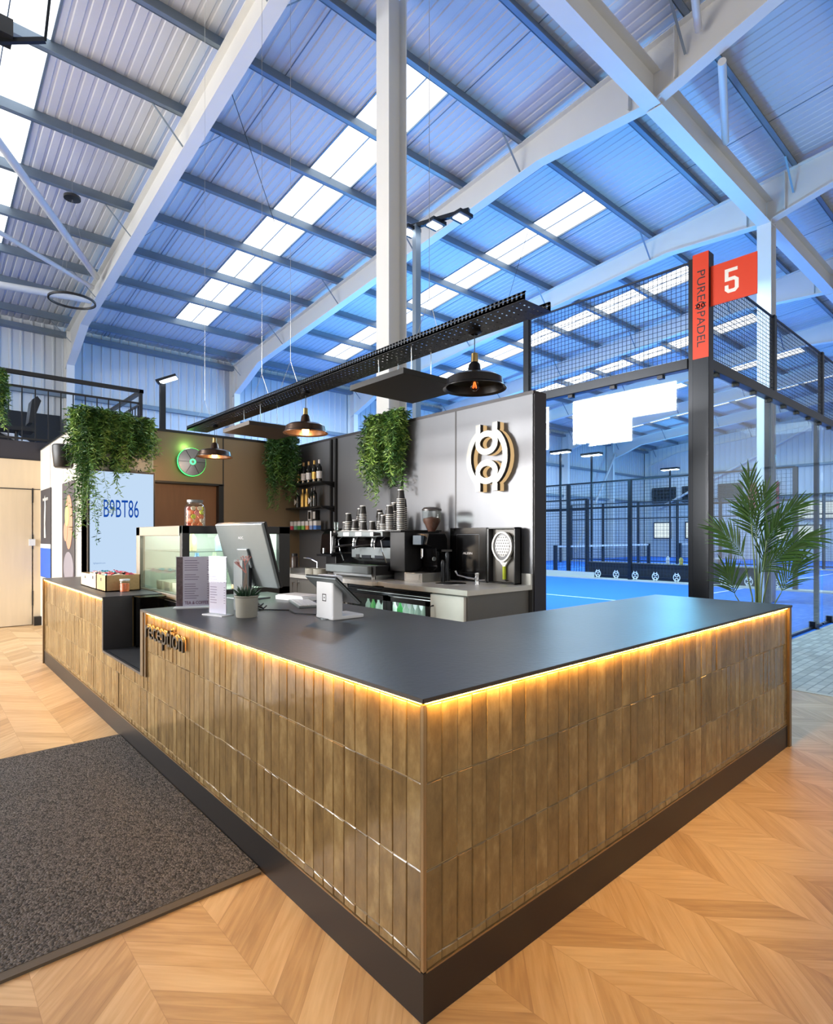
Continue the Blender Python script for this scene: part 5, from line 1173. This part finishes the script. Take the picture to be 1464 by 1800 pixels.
# monitor
mo = thing('computer_monitor', (.735, 2.70, ZT), 'grey computer monitor seen from behind, tilted back on its stand', 'monitor', rz=math.radians(9.9))
tl = math.radians(-17)
def mon(mb): mb.X = Matrix.Translation((.0, 0, .34)) @ Matrix.Rotation(tl*-1*-1, 4, 'Y'); return mb
mon(MB()).box((-.012, -.28, -.27), (.012, .28, .20)).build('casing', M['alu'], mo, world=False, bevel=.006)
mon(MB()).box((.012, -.283, -.273), (.03, .283, .203)).build('bezel', M['black'], mo, world=False, bevel=.003)
mon(MB()).box((.030, -.27, -.25), (.0305, .27, .19)).build('display', M['black_gloss'], mo, world=False)
mon(MB()).box((-.03, -.06, -.12), (-.012, .06, .02)).build('stand_plate', M['alu'], mo, world=False, bevel=.004)
t_ = text_mb('AOC', (0, 0, 0), (0, -1, 0), (0, 0, 1), .06, .018, -.001)
t_.v = [tuple(Matrix.Translation((.0, 0, .34)) @ Matrix.Rotation(tl, 4, 'Y') @ Vector((v[0]-.0135, v[1]+.03, v[2]+.09))) for v in t_.v]
t_.build('lettering', M['whiteplastic'], mo, world=False)
MB().box((-.02, -.035, .006), (.03, .035, .24)).build('stand', mat('black_stand', (26, 27, 30), .35), mo, world=False, bevel=.004)
MB().box((-.1, -.13, 0), (.12, .13, .01)).build('foot', M['alu'], mo, world=False, bevel=.004)
# keyboard, trays, cable
kb_ = thing('keyboard', (.86, 2.10, ZT), 'slim white keyboard on the worktop between monitor and till', 'keyboard', rz=math.radians(-20))
MB().box((-.07, -.2, 0), (.07, .2, .014)).build('case', M['alu'], kb_, world=False, bevel=.003)
ky = MB()
for i in range(5):
    for j in range(14): ky.box((-.06+i*.024, -.19+j*.0275, .014), (-.04+i*.024, -.167+j*.0275, .018))
ky.build('keys', M['whiteplastic'], kb_, world=False)['kind'] = 'stuff'
pp = thing('paper_tray', (.98, 2.38, ZT), 'white tray of papers on the worktop beside the monitor', 'tray', rz=math.radians(12))
MB().box((-.09, -.14, 0), (.09, .14, .03)).build('tray', M['whiteplastic'], pp, world=False, bevel=.003); MB().box((-.08, -.12, .03), (.08, .13, .036)).build('papers', M['paper'], pp, world=False)
tag(MB().tube([(.55, 2.15, ZT+.006), (.5, 2.0, ZT+.006), (.62, 1.86, ZT+.006), (.58, 1.72, ZT+.006), (.66, 1.55, ZT+.006)], .004, 6).build('power_cable', M['black'], smooth=True), 'thin black cable trailing across the worktop to the till', 'cable')
cbm = thing('cable_tangle', (.50, 2.10, ZT), 'tangle of black cables on the worktop behind the potted plant', 'cable'); rnd = random.Random(4)
for i in range(5):
    pts = [(.5+.07*math.cos(a*.7+i)+rnd.uniform(-.02, .02), 2.13+.1*math.sin(a*.6+i*1.3)+rnd.uniform(-.02, .02), ZT+.008+.012*(a % 3)) for a in range(8)]
    MB().tube(pts, .005, 6).build('cable', M['black'], cbm, smooth=True)
# till
tlx = thing('card_till', (.62, 1.45, ZT), 'white tablet till on an upright stand facing the staff side', 'till')
MB().box((.60, 1.365, ZT+.004), (.665, 1.535, ZT+.235)).build('stand', M['whiteplastic'], tlx, bevel=.012)
MB().box((.60, 1.365, ZT), (.80, 1.535, ZT+.02)).build('foot', M['whiteplastic'], tlx, bevel=.006)
MB().lathe([(0, -.002), (.05, -.002), (.05, .004), (0, .004)], (.63, 1.45, ZT+.002), 20, False).build('swivel', M['alu'], tlx)
def tab(mb): mb.X = Matrix.Translation((.665, 1.46, ZT+.17)) @ Matrix.Rotation(math.radians(-50), 4, 'Y'); return mb
a_ = math.radians(48)
def tb2(mb): mb.X = Matrix.Translation((.665, 1.46, ZT+.155)) @ Matrix.Rotation(-a_, 4, 'Y'); return mb
tb2(MB()).box((-.012, -.15, -.10), (.0, .15, .11)).build('tablet_back', M['alu'], tlx, bevel=.005)
tb2(MB()).box((.0, -.152, -.102), (.006, .152, .112)).build('tablet_screen', M['black_gloss'], tlx, bevel=.002)
lg = MB().ribbon([(-.017, -.017), (.017, -.017), (.017, .017), (-.017, .017)], .007, (.5995, 1.45, ZT+.115), (0, -1, 0), (0, 0, 1), -.001, True); lg.prism([(-.004, -.004), (.004, -.004), (.004, .004), (-.004, .004)], (.5995, 1.45, ZT+.115), (0, -1, 0), (0, 0, 1), -.001)
lg.build('square_mark', M['black'], tlx)
